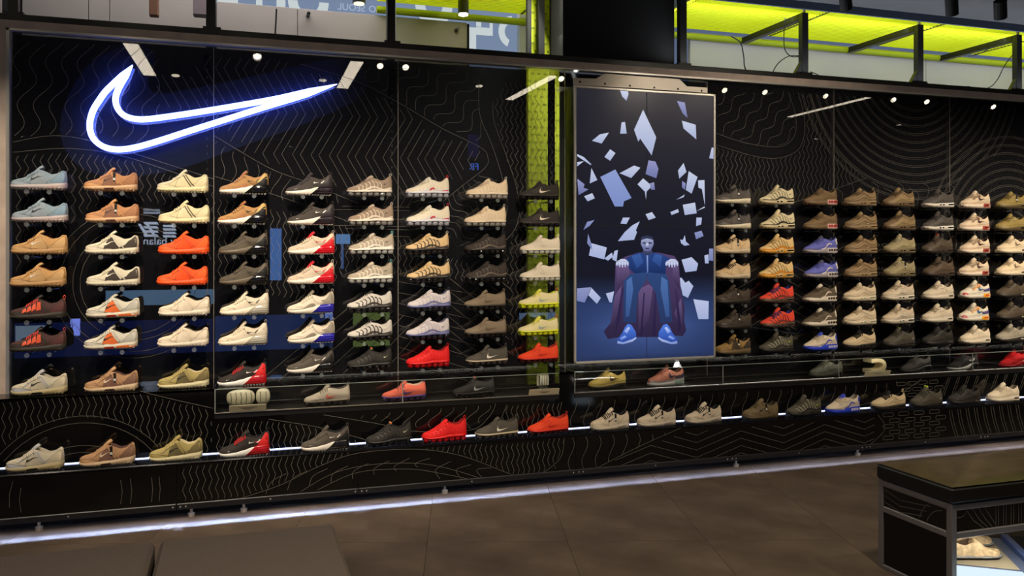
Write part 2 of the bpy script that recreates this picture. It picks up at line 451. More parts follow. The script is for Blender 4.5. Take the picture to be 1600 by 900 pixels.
# lime mesh soffit right and left, grey wall right
MZ = 3.47
def soffit(x0, x1, y0, y1, label):
    t = thing('mesh_soffit', label, 'ceiling panel', ((x0+x1)/2, (y0+y1)/2, MZ)); w = (x1-x0)/2; d = (y1-y0)/2
    nb = int((x1-x0)/1.18)+1
    for k in range(nb):
        a = -w+k*1.18; b = min(w, a+1.17)
        MB().box((a, -d, .03), (b, d, .034)).obj('diffuser', emis((226, 234, 60), 1.25), t)
    g = MB(); n = int((y1-y0)/.034)
    for k in range(n+1): y = -d+(2*d)*k/n; g.box((-w, y-.006, 0), (w, y+.006, .012))
    g.obj('mesh_bars', mat((205, 216, 20), .6, emit=.2), t, kind='stuff')  # bars given a faint glow of their own to look lit
    for k in range(1, nb): MB().box((-w+k*1.18-.008, -d, -.004), (-w+k*1.18+.008, d, .02)).obj('mesh_rib', mat((90, 95, 20), .6), t)
    cx_, cy_ = (x0+x1)/2, (y0+y1)/2
    tag(MB().tube([(x0, cy_+d+.02, MZ-.06), (x1, cy_+d+.02, MZ-.06)], .028, 10).obj('lime_pipe', mat((170, 185, 20), .5), smooth=True), 'lime painted pipe running along the back of the '+('right' if x1 > 4 else 'left')+' mesh ceiling panel', 'pipe')
soffit(X_(1058, .4), 8.6, .03, .80, 'glowing lime mesh ceiling panel above the right shoe display')
soffit(X_(590, .8), X_(826, .8), .10, .82, 'glowing lime mesh ceiling panel left of the black box')
gl = mat((192, 186, 180), .75, var=.06, scale=2)
for k, (xa, xb) in enumerate(((X_(1078, GY), 4.95), (4.95, 6.4), (6.4, 8.9))):
    MB().bbox((xa+.002, GY, 2.6), (xb-.002, GY+.04, 3.455), .003).obj('grey_panel', gl, bw)
MB().box((X_(1060, GY), GY+.1, 2.6), (9, GY+.12, 3.52)).obj('daylight_gap', emis((120, 136, 170), .5), bw)
MB().box((X_(1055, .5), -.04, 3.52), (9, 1.0, 3.6)).obj('upper_slab', mat((110, 120, 140), .8), bw)
MB().box((X_(1062, 0), -.04, 3.44), (9, -.02, 3.5)).obj('slab_edge', mat((60, 70, 90), .7), bw)
# posts with arms and feet standing on the channel
def support(xpx, top, label, arm):
    x = X_(xpx, .03); t = thing('support_post', label, 'post', (x, .03, 2.935), 0, 'black posts on top of the glass wall')
    w = .029
    MB().bbox((-w, -.02, 0), (w, .03, top), .003).obj('upright', BLACK, t)
    MB().box((-w-.02, -.03, 0), (w+.03, .05, .02)).obj('foot_plate', BLACK, t)
    if arm:
        MB().bbox((-w, .03, top-.05), (w, .78, top), .003).obj('arm', BLACK, t)
        MB().prism([(-w, 0), (-w-.07, 0), (-w, .11)], -.015, .02).obj('gusset', BLACK, t)
        MB().tube([(0, 0, top), (0, 0, top+.035)], .012, 8).obj('hanger_bolt', STEEL, t)
    return t
support(21, .9, 'black upright post standing on the frame, leftmost of all', False)
support(330, .9, 'black upright post on the frame above the check shaped neon', False)
support(611, .9, 'black upright post on the frame beside the window lettering', False)
support(1066, .7, 'black post at the right edge of the black box', False)
support(1256, .495, 'black post with back arm, leftmost of three under the lime mesh', True)
support(1436, .495, 'black post with back arm, middle of three under the lime mesh', True)
support(1590, .495, 'black post with back arm, rightmost of three under the lime mesh', True)
def cable(pts, Y, r, label):
    P = [at(x, y, Y) for x, y in pts]; out = []
    for i in range(len(P)-1):
        p0 = P[max(i-1, 0)]; p1 = P[i]; p2 = P[i+1]; p3 = P[min(i+2, len(P)-1)]
        for t in range(5):
            t /= 5; out.append(.5*((2*p1)+(-p0+p2)*t+(2*p0-5*p1+4*p2-p3)*t*t+(-p0+3*p1-3*p2+p3)*t**3))
    out.append(P[-1])
    tag(MB().tube(out, r, 6).obj('cable', BLACKM, smooth=True), label, 'cable', 'black cables above the glass wall')
cable([(1143, 57), (1157, 67), (1162, 88), (1163, 102), (1167, 113)], .10, .005, 'black cable hanging in a curve left of the first armed post')
cable([(1227, 28), (1225, 50), (1226, 76), (1236, 88), (1250, 88)], .12, .004, 'black cable looping behind the leftmost armed post')
cable([(1205, 118), (1215, 100), (1232, 88), (1250, 87)], .115, .004, 'black cable sweeping up from the channel to the leftmost armed post')
cable([(1266, 112), (1278, 117), (1281, 121), (1270, 124)], .105, .0035, 'short black cable loop at the foot of the leftmost armed post')
cable([(1285, 123), (1300, 120), (1310, 122), (1310, 126)], .105, .004, 'flat black cable loop lying on the channel')
cable([(1509, 140), (1512, 135), (1525, 139), (1545, 137), (1558, 125), (1570, 102), (1582, 86)], .10, .004, 'long black cable climbing to the rightmost armed post')
cable([(1514, 88), (1530, 84), (1545, 76), (1565, 60), (1585, 51)], .30, .004, 'thin black cable along the arm of the rightmost post')
cable([(432, 14), (431, 35), (430, 56)], .5, .006, 'straight black cable hanging before the grey panels')
# bits on the grey wall and lamps beyond
p = at(241, 4, .6); t = MB().bbox((p.x-.03, .56, p.z-.10), (p.x+.03, .62, p.z+.2), .006).obj('wall_bracket', mat((120, 80, 55), .6)); tag(t, 'brown bracket hanging before the grey panels at upper left', 'bracket')
p = at(314, 8, .6); t = MB().bbox((p.x-.05, .56, p.z-.08), (p.x+.05, .64, p.z+.3), .006).obj('junction_box', mat((135, 120, 125), .6)); tag(t, 'grey box hanging beside the post at upper left', 'box')
for x, y, lb in ((482, 22, 'small round knob at the lower edge of the window left of the post'), (715, 45, 'small round knob at the lower edge of the window right of the post')):
    p = at(x, y, .8); k = MB().tube([(p.x, .78, p.z), (p.x, GY+.05, p.z)], .014, 10).obj('window_knob', BLACK); tag(k, lb, 'knob')
def downlight(x, y, Y, r, s, label, on=True):
    p = at(x, y, Y); t = thing('ceiling_lamp', label, 'lamp', p)
    MB().tube([(0, 0, .0), (0, 0, .10)], r*1.2, 14).obj('lamp_housing', BLACK, t, smooth=False)
    MB().tube([(0, 0, -.008), (0, 0, -.001)], r, 14).obj('lamp_lens', emis((255, 244, 220), s), t)
    MB().tube([(0, 0, .10), (0, 0, .35)], .01, 6).obj('lamp_stem', BLACK, t)
downlight(724, 22, .6, .035, 30, 'bright lit spot lamp beyond the glass wall left of the lime column')
downlight(561, 5, .6, .04, 1.2, 'round lamp beside the post under the window lettering')
p = at(1050, 20, .8)

# unseen fill lights added for the grey panels, ceiling and lime column
def area(name, loc, rot, sx, sy, e, col=(1, 1, 1), parent=None, spread=180):
    L = bpy.data.lights.new(name, 'AREA'); L.shape = 'RECTANGLE'; L.size = sx; L.size_y = sy; L.energy = e; L.color = col; L.spread = math.radians(spread)
    o = link(name, L, parent); o.location = loc; o.rotation_euler = rot; return o
area('panel_fill_light', (.1, .30, 4.25), (math.radians(12), 0, 0), 2.6, .2, 36, (1, .95, .92))  # fill added above the view to brighten the left grey panels
area('panel_fill_light', (5.6, .12, 3.42), (math.radians(62), 0, 0), 4.6, .05, 10, (.74, .8, 1))  # fill added under the soffit to brighten the right grey wall
area('column_fill_light', (X_(884, .25)+.22, .10, 2.3), (0, math.radians(68), 0), 3.6, .05, 34, (1, 1, .9))  # hidden fill added to light the lime column behind the glass
area('ceiling_fill_light', (5.6, -.08, 2.955), (PI, 0, 0), 5.0, .03, 22, (.85, .92, 1))  # unseen uplight added to lift the dark ceiling
area('column_fill_light', (X_(822, .08), .08, 3.6), (0, math.radians(-62), 0), 1.2, .04, 9, (1, 1, .9))  # second fill added for the column above the frame
# ------------------------------------------------------------------ plinth, ledge, cases
YP, YF, ZL, ZC = -.215, -.373, .324, .712
PXL, PXR = X_(-60, YP), 8.6
CX0, CX1 = X_(335, YP), X_(874, YP)          # left glass case
DX0, DX1 = X_(897, YP), 8.0                  # right glass case
ZCB = .534
FLOOR_W = 4.6
pl = thing('display_plinth', 'long black glossy plinth with line patterns under the glass wall', 'plinth', (0, 0, 0))
MB().box((PXL, YP, ZL), (CX0, YP+.012, ZC)).obj('upper_panel', GLOSSB, pl)
MB().box((CX0, YP, ZL), (PXR, YP+.012, ZCB)).obj('upper_panel', GLOSSB, pl)
MB().box((CX1, YP, ZCB), (DX0, YP+.012, ZC)).obj('pillar_panel', GLOSSB, pl)
MB().box((PXL, YP, ZC-.012), (CX0, -.004, ZC)).obj('top_shelf', GLOSSB, pl)
MB().box((CX1, YP, ZC-.012), (DX0, -.004, ZC)).obj('top_shelf', GLOSSB, pl)
MB().box((CX0, YP+.012, ZCB-.02), (PXR, -.004, ZCB-.001)).obj('case_floor', mat((22, 21, 21), .25), pl)
led_y = YP-.158
lg = MB().bbox((PXL, YF, ZL-.014), (PXR, YP+.005, ZL), .006); lg.obj('ledge', mat((14, 14, 17), .12, spec=.6), pl)
bounds = [PXL, X_(276, YF), X_(560, YF), X_(900, YF), X_(1140, YF), X_(1350, YF), X_(1535, YF), PXR]
for a, b in zip(bounds, bounds[1:]):
    MB().box((a+.001, YF+.004, .087), (b-.001, YF+.016, ZL-.014)).obj('front_panel', GLOSSB, pl)
    MB().bbox((a+.001, YF-.004, .052), (b-.001, YF+.02, .088), .004).obj('base_rail', mat((28, 27, 28), .4), pl)
    s = MB()
    for q in (a+.02, a+.05, (a+b)/2, b-.02): s.ell((q, YF-.005, .07), (.005, .003, .005), 8, 4)
    s.obj('rail_screws', STEELL, pl, kind='stuff')
MB().box((PXL, YF+.10, .0), (PXR, YF+.12, .088)).obj('recessed_base', BLACKM, pl)
for x in (61, 299, 381, 695, 1150, 1340): 
    f = MB(); xx = X_(x, YF+.03); f.tube([(xx, YF+.03, 0), (xx, YF+.03, .02)], .02, 12); f.tube([(xx, YF+.03, .02), (xx, YF+.03, .055)], .008, 8)
    f.obj('leveling_foot', STEELL, pl)
MB().box((PXL, YP-.008, ZL+.001), (PXR, YP-.0005, ZL+.0045)).obj('led_strip', emis((205, 216, 255), 4), pl)
for k in range(6):                                # LED line set back behind the base rail, whose lower edge cuts its light
    for tilt, spread, e in ((77, 30, FLOOR_W), (68, 55, FLOOR_W*.16), (60, 90, FLOOR_W*.03)):
        L = bpy.data.lights.new('floor_strip_light', 'AREA'); L.shape = 'RECTANGLE'; L.size = (PXR-PXL)/6; L.size_y = .004
        L.energy = e; L.color = (.53, .64, 1); L.spread = math.radians(spread)
        o = link('floor_strip_light', L, pl); o.location = (PXL+(k+.5)*(PXR-PXL)/6, YF+.05, .0637); o.rotation_euler = (math.radians(-tilt), 0, 0)
P = Lines(YP-.0015)
rect = [(0, 590), (1700, 560), (1700, 615), (0, 731)]
P.zig([(-20, 630), (0, 627), (107, 618), (219, 614), (262, 624), (332, 640), (332, 709), (262, 714), (240, 690), (190, 660), (125, 652), (60, 666), (-20, 712)], .036, .0095, .05)
P.path([(219, 611), (262, 622), (333, 638)])
c = P.pt(125, 650)
for r in (.53, .49, .36, .32): P.arc(c[0], c[1]-.53, r, None, 0, 180, lambda p: p[1] > ZL+.012 and p[0] < CX0)
P.zig([(334, 660), (420, 656), (500, 668), (548, 682), (568, 692), (334, 709)], .036, .0095, .05)
P.path([(420, 655), (500, 668), (575, 688)])
P.zig([(540, 650), (640, 642), (690, 636), (780, 632), (760, 655), (735, 672), (640, 668)], .085, .028, .07, wave=True, shear=.4)
P.path([(505, 648), (590, 662), (650, 674), (735, 672), (765, 650), (775, 630)])
P.zig([(792, 634), (877, 628), (880, 667), (770, 676), (782, 655)], .037, .0095, .047)
P.path([(792, 633), (782, 655), (768, 676)]); P.path([(878, 628), (872, 650), (862, 670)])
P.zig([(885, 628), (1250, 606), (1420, 594), (1340, 628), (1100, 655), (890, 668)], .098, .022, .12, wave=True)
P.path([(1440, 592), (1400, 618), (1340, 634)])
for x in range(1408, 1470, 17):
    for y in range(600, 624, 9): p = P.pt(x+(y % 2)*8, y-(x-1408)*.07); P.capsule(p[0], p[1], .09, .026)
for k in range(9):
    for q in (0, 3): P.path([(1472+k*15+q, 618-k), (1482+k*15+q, 590-k)])
P.emit(pl)
Q = Lines(YF+.0025)
c = Q.pt(112, 775)
for r in (.26, .31, .42, .46, .57): Q.arc(c[0], c[1], r, None, 0, 360, lambda p: .09 < p[1] < ZL-.016 and p[0] < X_(277, YF))
Q.zig([(282, 730), (347, 721), (560, 705), (490, 732), (440, 757), (378, 777), (280, 787)], .036, .0095, .05)
Q.path([(378, 778), (440, 757), (500, 728), (560, 708), (650, 702), (720, 712), (790, 738), (800, 742)])
Q.path([(470, 768), (520, 740), (580, 726), (650, 724), (700, 732), (750, 747)]); Q.path([(495, 766), (560, 738), (640, 733), (690, 740), (730, 748)])
for k in range(11): Q.path([(415+k*34, 772-k*6 if k < 8 else 748), (425+k*32, 752-k*4 if k < 8 else 734), (448+k*32, 740-k*4 if k < 7 else 716+(k-7)*5)])
Q.zig([(640, 700), (780, 692), (882, 684), (876, 715), (850, 738), (800, 742), (720, 710)], .036, .0095, .05)
Q.path([(882, 684), (876, 715), (850, 738)])
Q.zig([(890, 684), (1060, 672), (935, 730), (862, 736)], .098, .022, .12, wave=True)
Q.path([(935, 730), (1000, 697), (1070, 666)])
Q.zig([(935, 731), (1000, 700), (1064, 670), (1372, 650), (1382, 672), (1345, 705), (935, 736)], .052, .055, .36, ang=PI/2)
Q.path([(1372, 648), (1382, 672), (1345, 706)])
for x in range(1388, 1484, 24):
    for y in range(648, 692, 9): p = Q.pt(x+(y % 2)*10, y-(x-1388)*.07); Q.capsule(p[0], p[1], .10, .028)
for k in range(10):
    for q in (0, 4): Q.path([(1483+k*13+q, 640-k), (1487+k*13+q, 662-k), (1494+k*13+q, 684-k)])
Q.emit(pl)
# glass cases set into the plinth
def glass_case(x0, x1, cuts, label):
    t = thing('glass_case', label, 'display case', ((x0+x1)/2, YP/2, ZCB)); ox, oy, oz = t.location
    def B(name, lo, hi, m, b=None):
        lo = (lo[0]-ox, lo[1]-oy, lo[2]-oz); hi = (hi[0]-ox, hi[1]-oy, hi[2]-oz)
        return MB().bbox(lo, hi, .0015).obj(name, m, t)
    B('tray', (x0+.003, YP-.004, ZCB), (x1-.003, -.006, ZCB+.03), mat((30, 28, 26), .3))
    B('tray_rail', (x0+.003, YP-.010, ZCB+.03), (x1-.003, YP-.004, ZCB+.036), mat((120, 112, 100), .4, metal=.6))
    xs = [x0]+cuts+[x1]
    for a, b in zip(xs, xs[1:]):
        B('front_pane', (a+.003, YP-.006, ZCB+.037), (b-.003, YP, ZC-.005), GLASS)
        B('top_pane', (a+.003, YP-.006, ZC-.004), (b-.003, -.006, ZC+.002), GLASS)
        B('polished_edge', (a+.003, YP-.008, ZC-.003), (b-.003, YP-.006, ZC+.001), mat((150, 158, 150), .25))
    for c in cuts+[x0+.004]: B('pane_joint', (c-.003, YP-.007, ZCB+.03), (c+.003, YP-.002, ZC), mat((140, 145, 140), .3))
    area('case_fill_light', (0, YP+.02-oy, ZC-.012-oz), (math.radians(25), 0, 0), (x1-x0)-.1, .03, .3*(x1-x0), (1, .9, .76), t)  # unseen light added inside the case to brighten its shoes
    B('back_rail', (x0+.003, -.012, ZCB+.05), (x1-.003, -.006, ZCB+.056), mat((70, 66, 60), .4))
glass_case(CX0, CX1, [X_(629, YP)], 'low glass case in the plinth left of the video wall')
glass_case(DX0, DX1, [X_(1129, YP), X_(1310, YP), X_(1519, YP)], 'low glass case in the plinth running right of the lime column')

# ------------------------------------------------------------------ video wall
SY = -.15
sx0, sx1, sz1, sz0 = X_(897, SY), X_(1118, SY), Z_(897, 133, SY), Z_(897, 569, SY)
scr = thing('video_wall', 'tall video wall of four panels showing a seated man among flying papers', 'screen', ((sx0+sx1)/2, SY, sz0))
so = scr.location
def sbox(name, lo, hi, m, b=.003):
    return MB().bbox((lo[0]-so.x, lo[1]-so.y, lo[2]-so.z), (hi[0]-so.x, hi[1]-so.y, hi[2]-so.z), b).obj(name, m, scr)
sbox('housing', (sx0, SY+.012, sz0), (sx1, -.004, sz1), mat((24, 22, 21), .15))
fw = .017
for lo, hi in (((sx0, sz0), (sx0+fw, sz1)), ((sx1-fw, sz0), (sx1, sz1)), ((sx0, sz1-fw), (sx1, sz1)), ((sx0, sz0), (sx1, sz0+fw))):
    sbox('bezel', (lo[0], SY-.004, lo[1]), (hi[0], SY+.012, hi[1]), STEELL, .003)
SCRM = attr_emis(1.0)
def colmesh(name, mb, cols, parent):
    me = mb.mesh(name, SCRM)
    a = me.color_attributes.new('Col', 'FLOAT_COLOR', 'POINT')
    flat = []
    for c in cols: flat += list(rgb(c))
    a.data.foreach_set('color', flat)
    return link(name, me, parent)
def lerp3(a, b, t): return tuple(a[i]+(b[i]-a[i])*t for i in range(3))
def bgcol(u, v):                                    # v: 0 at the foot, 1 at the top
    dark = lerp3((24, 25, 38), (44, 42, 50), max(0, min(1, (v-.35)/.65))*(.5+.5*u))
    if v > .30: return dark
    if v > .22: return lerp3((42, 55, 92), (26, 29, 46), (v-.22)/.08)
    q = math.exp(-((u-.5)/.42)**2)
    return lerp3((40, 54, 94), (70, 94, 154), q*(1-abs(v-.12)/.14)) if v > .02 else (38, 50, 86)
mx = (sx0+sx1)/2; mz = Z_(897, 352, SY)
gx0, gx1, gz0, gz1 = sx0+fw, sx1-fw, sz0+fw, sz1-fw
for a, b in ((gx0, mx-.002), (mx+.002, gx1)):
    for c, d in ((gz0, mz-.002), (mz+.002, gz1)):
        mb = MB(); rows = []; cols = []
        for i in range(25):
            z = c+(d-c)*i/24; r = []
            for j in range(9):
                x = a+(b-a)*j/8; r.append((x-so.x, 0, z-so.z)); cols.append(bgcol((x-gx0)/(gx1-gx0), (z-gz0)/(gz1-gz0)))
            rows.append(r)
        mb.grid(rows)
        dp = colmesh('display_panel', mb, cols, scr)
sbox('panel_seam', (mx-.002, SY-.0006, gz0), (mx+.002, SY+.001, gz1), BLACKM, .0002)
sbox('panel_seam', (gx0, SY-.0006, mz-.002), (gx1, SY+.001, mz+.002), BLACKM, .0002)
PM = MB(); PC = []; depth = [0]
def clampxz(p): return (max(gx0, min(gx1, p.x)), max(gz0, min(gz1, p.z)))
def shape(pts, cols, top=True):
    """flat coloured outline of the picture, crop coordinates"""
    oy = 100 if top else 340
    depth[0] += 1; Y = -.0006-.00002*depth[0]
    w = [clampxz(at(880+x/3.75, oy+y/3.75, SY)) for x, y in pts]
    res = delaunay_2d_cdt([Vector(p) for p in w], [], [list(range(len(w)))], 1, 1e-6)
    zs = [p[1] for p in w]; z0, z1 = min(zs), max(zs)
    i0 = len(PM.v)
    for v in res[0]:
        PM.v.append((v[0]-so.x, Y, v[1]-so.z))
        t = (v[1]-z0)/max(1e-6, z1-z0)
        PC.append(lerp3(cols[1], cols[0], t) if isinstance(cols[0], tuple) else cols)
    for f in res[2]: PM.f.append(tuple(i0+k for k in f)); PM.m.append(0)
PA, PB = (200, 207, 230), (166, 177, 212)
for q in ([(333,150),(380,160),(382,180),(370,215),(345,190)], [(415,385),(440,455),(455,430)], [(468,268),(545,430),(518,535),(415,385)], [(342,342),(362,340),(372,408),(333,408)],
          [(168,450),(215,412),(268,402),(225,466)], [(275,500),(306,522),(275,567),(241,545)], [(695,332),(776,356),(780,442),(705,378)],
          [(870,490),(884,490),(884,556),(855,552)], [(735,628),(787,662),(752,760),(718,738)], [(705,580),(722,632),(680,672),(672,625)],
          [(82,528),(120,545),(165,588),(160,592),(82,540)], [(82,575),(120,570),(82,600)], [(165,610),(200,680),(155,700)],
          [(330,640),(415,595),(452,608),(398,668)], [(122,775),(170,757),(185,787),(143,805)], [(700,825),(772,812),(782,875),(712,885)],
          [(662,795),(712,765),(705,780)], [(627,868),(672,850),(678,868),(635,885)], [(482,880),(520,868),(542,900),(500,915)],
          [(780,862),(826,835),(830,842)], [(790,682),(827,680),(830,830),(812,732),(792,725)], [(468,670),(520,715),(488,748),(485,795),(478,748),(435,705)]):
    shape(q, (PA, PB))
for q in ([(666,217),(712,226),(728,316),(700,290)], [(500,564),(540,572),(558,615),(545,670),(482,645)], [(505,700),(532,693),(537,737),(515,737)], [(697,685),(718,700),(712,738),(695,722)],
          [(82,672),(125,705),(118,725),(148,735),(90,768)]):
    shape(q, ((150, 152, 196), (108, 116, 168)))
shape([(217,662),(305,618),(400,785),(355,805),(350,835),(302,835)], ((142, 158, 208), (124, 142, 200)))
for q in ([(335,35),(350,0),(390,0),(370,38)], [(405,45),(448,22),(425,75),(432,85),(415,130),(320,138),(360,85)], [(165,150),(255,175),(240,245),(150,222)], [(240,240),(285,205),(292,230),(262,252)],
          [(300,195),(320,190),(312,258),(287,245)], [(165,412),(220,470),(197,505),(147,455)], [(250,445),(298,432),(285,498),(270,495)], [(685,128),(700,132),(712,103),(718,140),(740,160),(710,165),(690,150)],
          [(693,247),(752,232),(790,270),(780,312),(715,320)], [(675,355),(692,352),(715,382),(735,370),(762,402),(730,470),(700,455),(690,410)], [(762,478),(852,490),(850,595),(792,595)],
          [(827,222),(850,215),(852,268),(830,268)], [(780,0),(812,0),(808,40),(778,50)]):
    shape(q, ((188, 196, 228), (164, 176, 216)), False)
for q in ([(118,72),(140,25),(182,14),(155,48)], [(145,95),(165,155),(170,190),(140,150)], [(80,415),(165,408),(125,498),(80,488)], [(768,88),(810,77),(822,108),(778,127)], [(855,182),(878,182),(878,255),(852,250)]):
    shape(q, ((142, 150, 194), (118, 128, 178)), False)
# draped armchair, seated figure
DR, DR2, DR3 = (84, 66, 108), (46, 37, 66), (106, 86, 130)
shape([(360,230),(440,205),(560,205),(650,225),(676,260),(690,440),(712,520),(708,600),(720,660),(700,695),(640,690),(560,700),(430,700),(330,700),(262,712),(236,668),(290,600),(300,450),(306,270)], (DR, DR2), False)
for q in ([(310,280),(385,280),(392,330),(350,380),(318,440)], [(640,270),(672,275),(680,420),(640,360)], [(300,460),(340,400),(335,520),(290,640),(272,660)], [(690,470),(700,600),(690,660),(650,560)], [(440,420),(500,390),(525,410),(500,600),(440,690)]):
    shape(q, (DR3, DR2), False)
for q in ([(345,400),(355,420),(330,600),(300,690),(318,560)], [(535,440),(548,450),(540,690),(520,690)], [(655,420),(664,420),(690,640),(676,680)], [(470,440),(478,440),(462,690),(450,690)]):
    shape(q, ((54, 42, 82), (40, 32, 64)), False)
SB, SB2, SB3 = (42, 70, 134), (25, 42, 88), (60, 94, 162)
shape([(368,238),(420,212),(460,205),(530,205),(575,215),(625,240),(615,262),(600,300),(600,330),(545,345),(440,345),(385,300),(378,262)], (SB, SB2), False)
for q in ([(400,225),(450,212),(470,260),(430,300)], [(540,212),(580,222),(570,290),(520,250)]): shape(q, (SB3, SB), False)
shape([(488,208),(496,208),(498,330),(490,330)], ((150, 170, 220), (90, 110, 170)), False)
JB, JB2 = (46, 72, 122), (40, 56, 98)
shape([(395,330),(490,320),(488,360),(440,440),(430,520),(425,620),(350,610),(352,500),(355,370)], (JB, JB2), False)
shape([(600,330),(492,320),(492,360),(540,440),(555,520),(570,620),(640,610),(630,500),(618,370)], (JB, JB2), False)
for q in ([(370,370),(400,345),(410,420),(385,580),(365,580)], [(610,370),(575,345),(570,420),(600,580),(622,580)]): shape(q, ((78, 112, 172), (56, 84, 140)), False)
SK, SK2 = (176, 184, 214), (96, 104, 150)
shape([(468,190),(518,190),(526,212),(492,222),(462,212)], ((70, 74, 110), (50, 56, 92)), False)
shape([(455,128),(462,112),(490,104),(518,112),(528,130),(526,165),(512,192),(492,198),(472,192),(458,165)], (SK, SK2), False)
shape([(454,135),(458,112),(490,102),(522,112),(529,135),(518,128),(490,122),(466,128)], ((40, 44, 70), (60, 66, 100)), False)
for q in ([(464,146),(482,144),(482,152),(466,153)], [(500,144),(520,146),(518,153),(500,152)]): shape(q, ((30, 32, 54), (30, 32, 54)), False)
shape([(487,150),(496,150),(501,170),(483,170)], ((214, 220, 240), (150, 156, 196)), False)
shape([(478,178),(506,178),(500,185),(484,185)], ((60, 52, 88), (60, 52, 88)), False)
shape([(452,148),(458,150),(459,166),(454,162)], ((110, 116, 160), (80, 86, 130)), False); shape([(531,148),(525,150),(524,166),(529,162)], ((110, 116, 160), (80, 86, 130)), False)
for bx, sg in ((345, 1), (635, -1)):
    shape([(bx-38,268),(bx-30,255),(bx-5,242),(bx+20,244),(bx+36,258),(bx+36,276),(bx-38,280)], ((206, 212, 236), (150, 158, 200)), False)
    for k in range(5):
        fx = bx-36+k*16; ln = (282, 290, 292, 290, 284)[k]
        shape([(fx,262),(fx+10,262),(fx+9,ln),(fx+2,ln)], ((214, 220, 240), (170, 176, 214)), False)
for m_ in (0, 1):
    fx = (lambda x: x) if not m_ else (lambda x: 984-x)
    shape([(fx(362),640),(fx(378),622),(fx(398),628),(fx(425),670),(fx(428),705),(fx(405),725),(fx(350),742),(fx(316),736),(fx(316),715),(fx(345),675)], ((84, 130, 230), (40, 66, 150)), False)
    shape([(fx(318),722),(fx(350),730),(fx(405),712),(fx(427),700),(fx(428),708),(fx(405),727),(fx(350),742),(fx(316),738)], ((190, 205, 240), (120, 140, 200)), False)
    shape([(fx(355),665),(fx(380),640),(fx(392),646),(fx(372),680)], ((190, 205, 245), (120, 150, 230)), False)
    shape([(fx(330),706),(fx(360),690),(fx(372),700),(fx(340),718)], ((150, 180, 245), (90, 120, 210)), False)
pic = colmesh('moving_picture', PM, PC, scr)
# steel bracket above
def sp(x, y): p = at(x, y, SY-.002); return (p.x-so.x, p.z-so.z)
br = MB().prism([sp(896, 132), sp(896, 122), sp(931, 123), sp(945, 115), sp(1062, 124), sp(1073, 135), sp(1105, 137), sp(1105, 145)], -.004, .0)
brk = br.obj('hanger_bracket', STEEL, scr)
h = MB()
for x, y in ((906, 128), (945, 131), (984, 134), (1022, 137), (1059, 139), (1096, 142)):
    p = sp(x, y); h.tube([(p[0], -.0052, p[1]), (p[0], -.0035, p[1])], .008, 10)
h.obj('bolt_holes', BLACKM, brk, kind='stuff')

# ------------------------------------------------------------------ neon sign
NA = [(207,101),(193,115),(176,131),(164,143),(154,157),(145,172),(140,190),(141,206),(147,218),(158,227),(172,232),(190,233),(215,229),(250,219),(290,206),(350,187),(410,168),(460,153),(495,142),(527,131)]
NB = [(207,101),(198,115),(190,128),(183,142),(180,155),(183,168),(191,178),(204,184),(224,186),(260,182),(320,173),(380,163),(430,154),(470,145),(500,138),(527,131)]
NY = -.06
def smooth_path(P, n=6):
    out = []
    for i in range(len(P)-1):
        p0 = P[max(i-1, 0)]; p1 = P[i]; p2 = P[i+1]; p3 = P[min(i+2, len(P)-1)]
        for t in range(n):
            t /= n; out.append(tuple(.5*((2*p1[a])+(-p0[a]+p2[a])*t+(2*p0[a]-5*p1[a]+4*p2[a]-p3[a])*t*t+(-p0[a]+3*p1[a]-3*p2[a]+p3[a])*t**3) for a in (0, 1)))
    return out+[P[-1]]
nc = at(330, 180, NY)
neon = thing('neon_sign', 'white neon check mark outline glowing on the black glass wall', 'neon sign', nc)
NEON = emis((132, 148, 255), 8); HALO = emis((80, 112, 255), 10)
for path, sid in ((NA, 1), (NB, -1)):
    W_ = [at(x, y, NY) for x, y in smooth_path(path)]; n = len(W_); rows = []; rb = []
    for k, p in enumerate(W_):
        d = (W_[min(k+1, n-1)]-W_[max(k-1, 0)]).normalized(); nn = Vector((-d.z, 0, d.x))
        w = .0165*min(1, (k+.2)/7, (n-1-k+.2)/9); q = p-nc
        rows.append([q-nn*w+Vector((0, .022, 0)), q-nn*w+Vector((0, .004, 0)), q-nn*w*.6, q+nn*w*.6, q+nn*w+Vector((0, .004, 0)), q+nn*w+Vector((0, .022, 0))])
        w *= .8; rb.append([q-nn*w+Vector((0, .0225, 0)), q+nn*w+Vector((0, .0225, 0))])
    MB().grid(rows).obj('neon_tube', NEON, neon, smooth=False)
    MB().grid(rb).obj('added_halo_strip', HALO, neon)  # glowing strip added behind the tube to cast its blue halo
for x, y in ((150, 170), (190, 180), (300, 176), (300, 203), (420, 156)):
    p = at(x, y, NY)-nc; MB().tube([p+Vector((0, .02, 0)), p+Vector((0, .059, 0))], .006, 8).obj('stand_off', STEEL, neon)
BP = [(205,66),(240,80),(236,110),(232,135),(262,145),(400,118),(520,92),(566,106),(566,148),(480,192),(380,228),(280,264),(190,276),(130,264),(98,225),(98,170),(132,108),(170,82)]  # outline of a plate added behind the tubes, tinted blue to catch their halo
HALO_TINT = bpy.data.materials.new('halo_catch_tint'); HALO_TINT.use_nodes = True
n_ = HALO_TINT.node_tree.nodes; n_.clear()
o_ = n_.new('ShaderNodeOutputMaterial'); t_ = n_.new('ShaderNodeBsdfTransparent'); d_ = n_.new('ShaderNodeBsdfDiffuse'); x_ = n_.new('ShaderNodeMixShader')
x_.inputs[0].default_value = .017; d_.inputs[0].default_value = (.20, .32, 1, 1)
for a_, b_ in ((t_.outputs[0], x_.inputs[1]), (d_.outputs[0], x_.inputs[2]), (x_.outputs[0], o_.inputs[0])): HALO_TINT.node_tree.links.new(a_, b_)
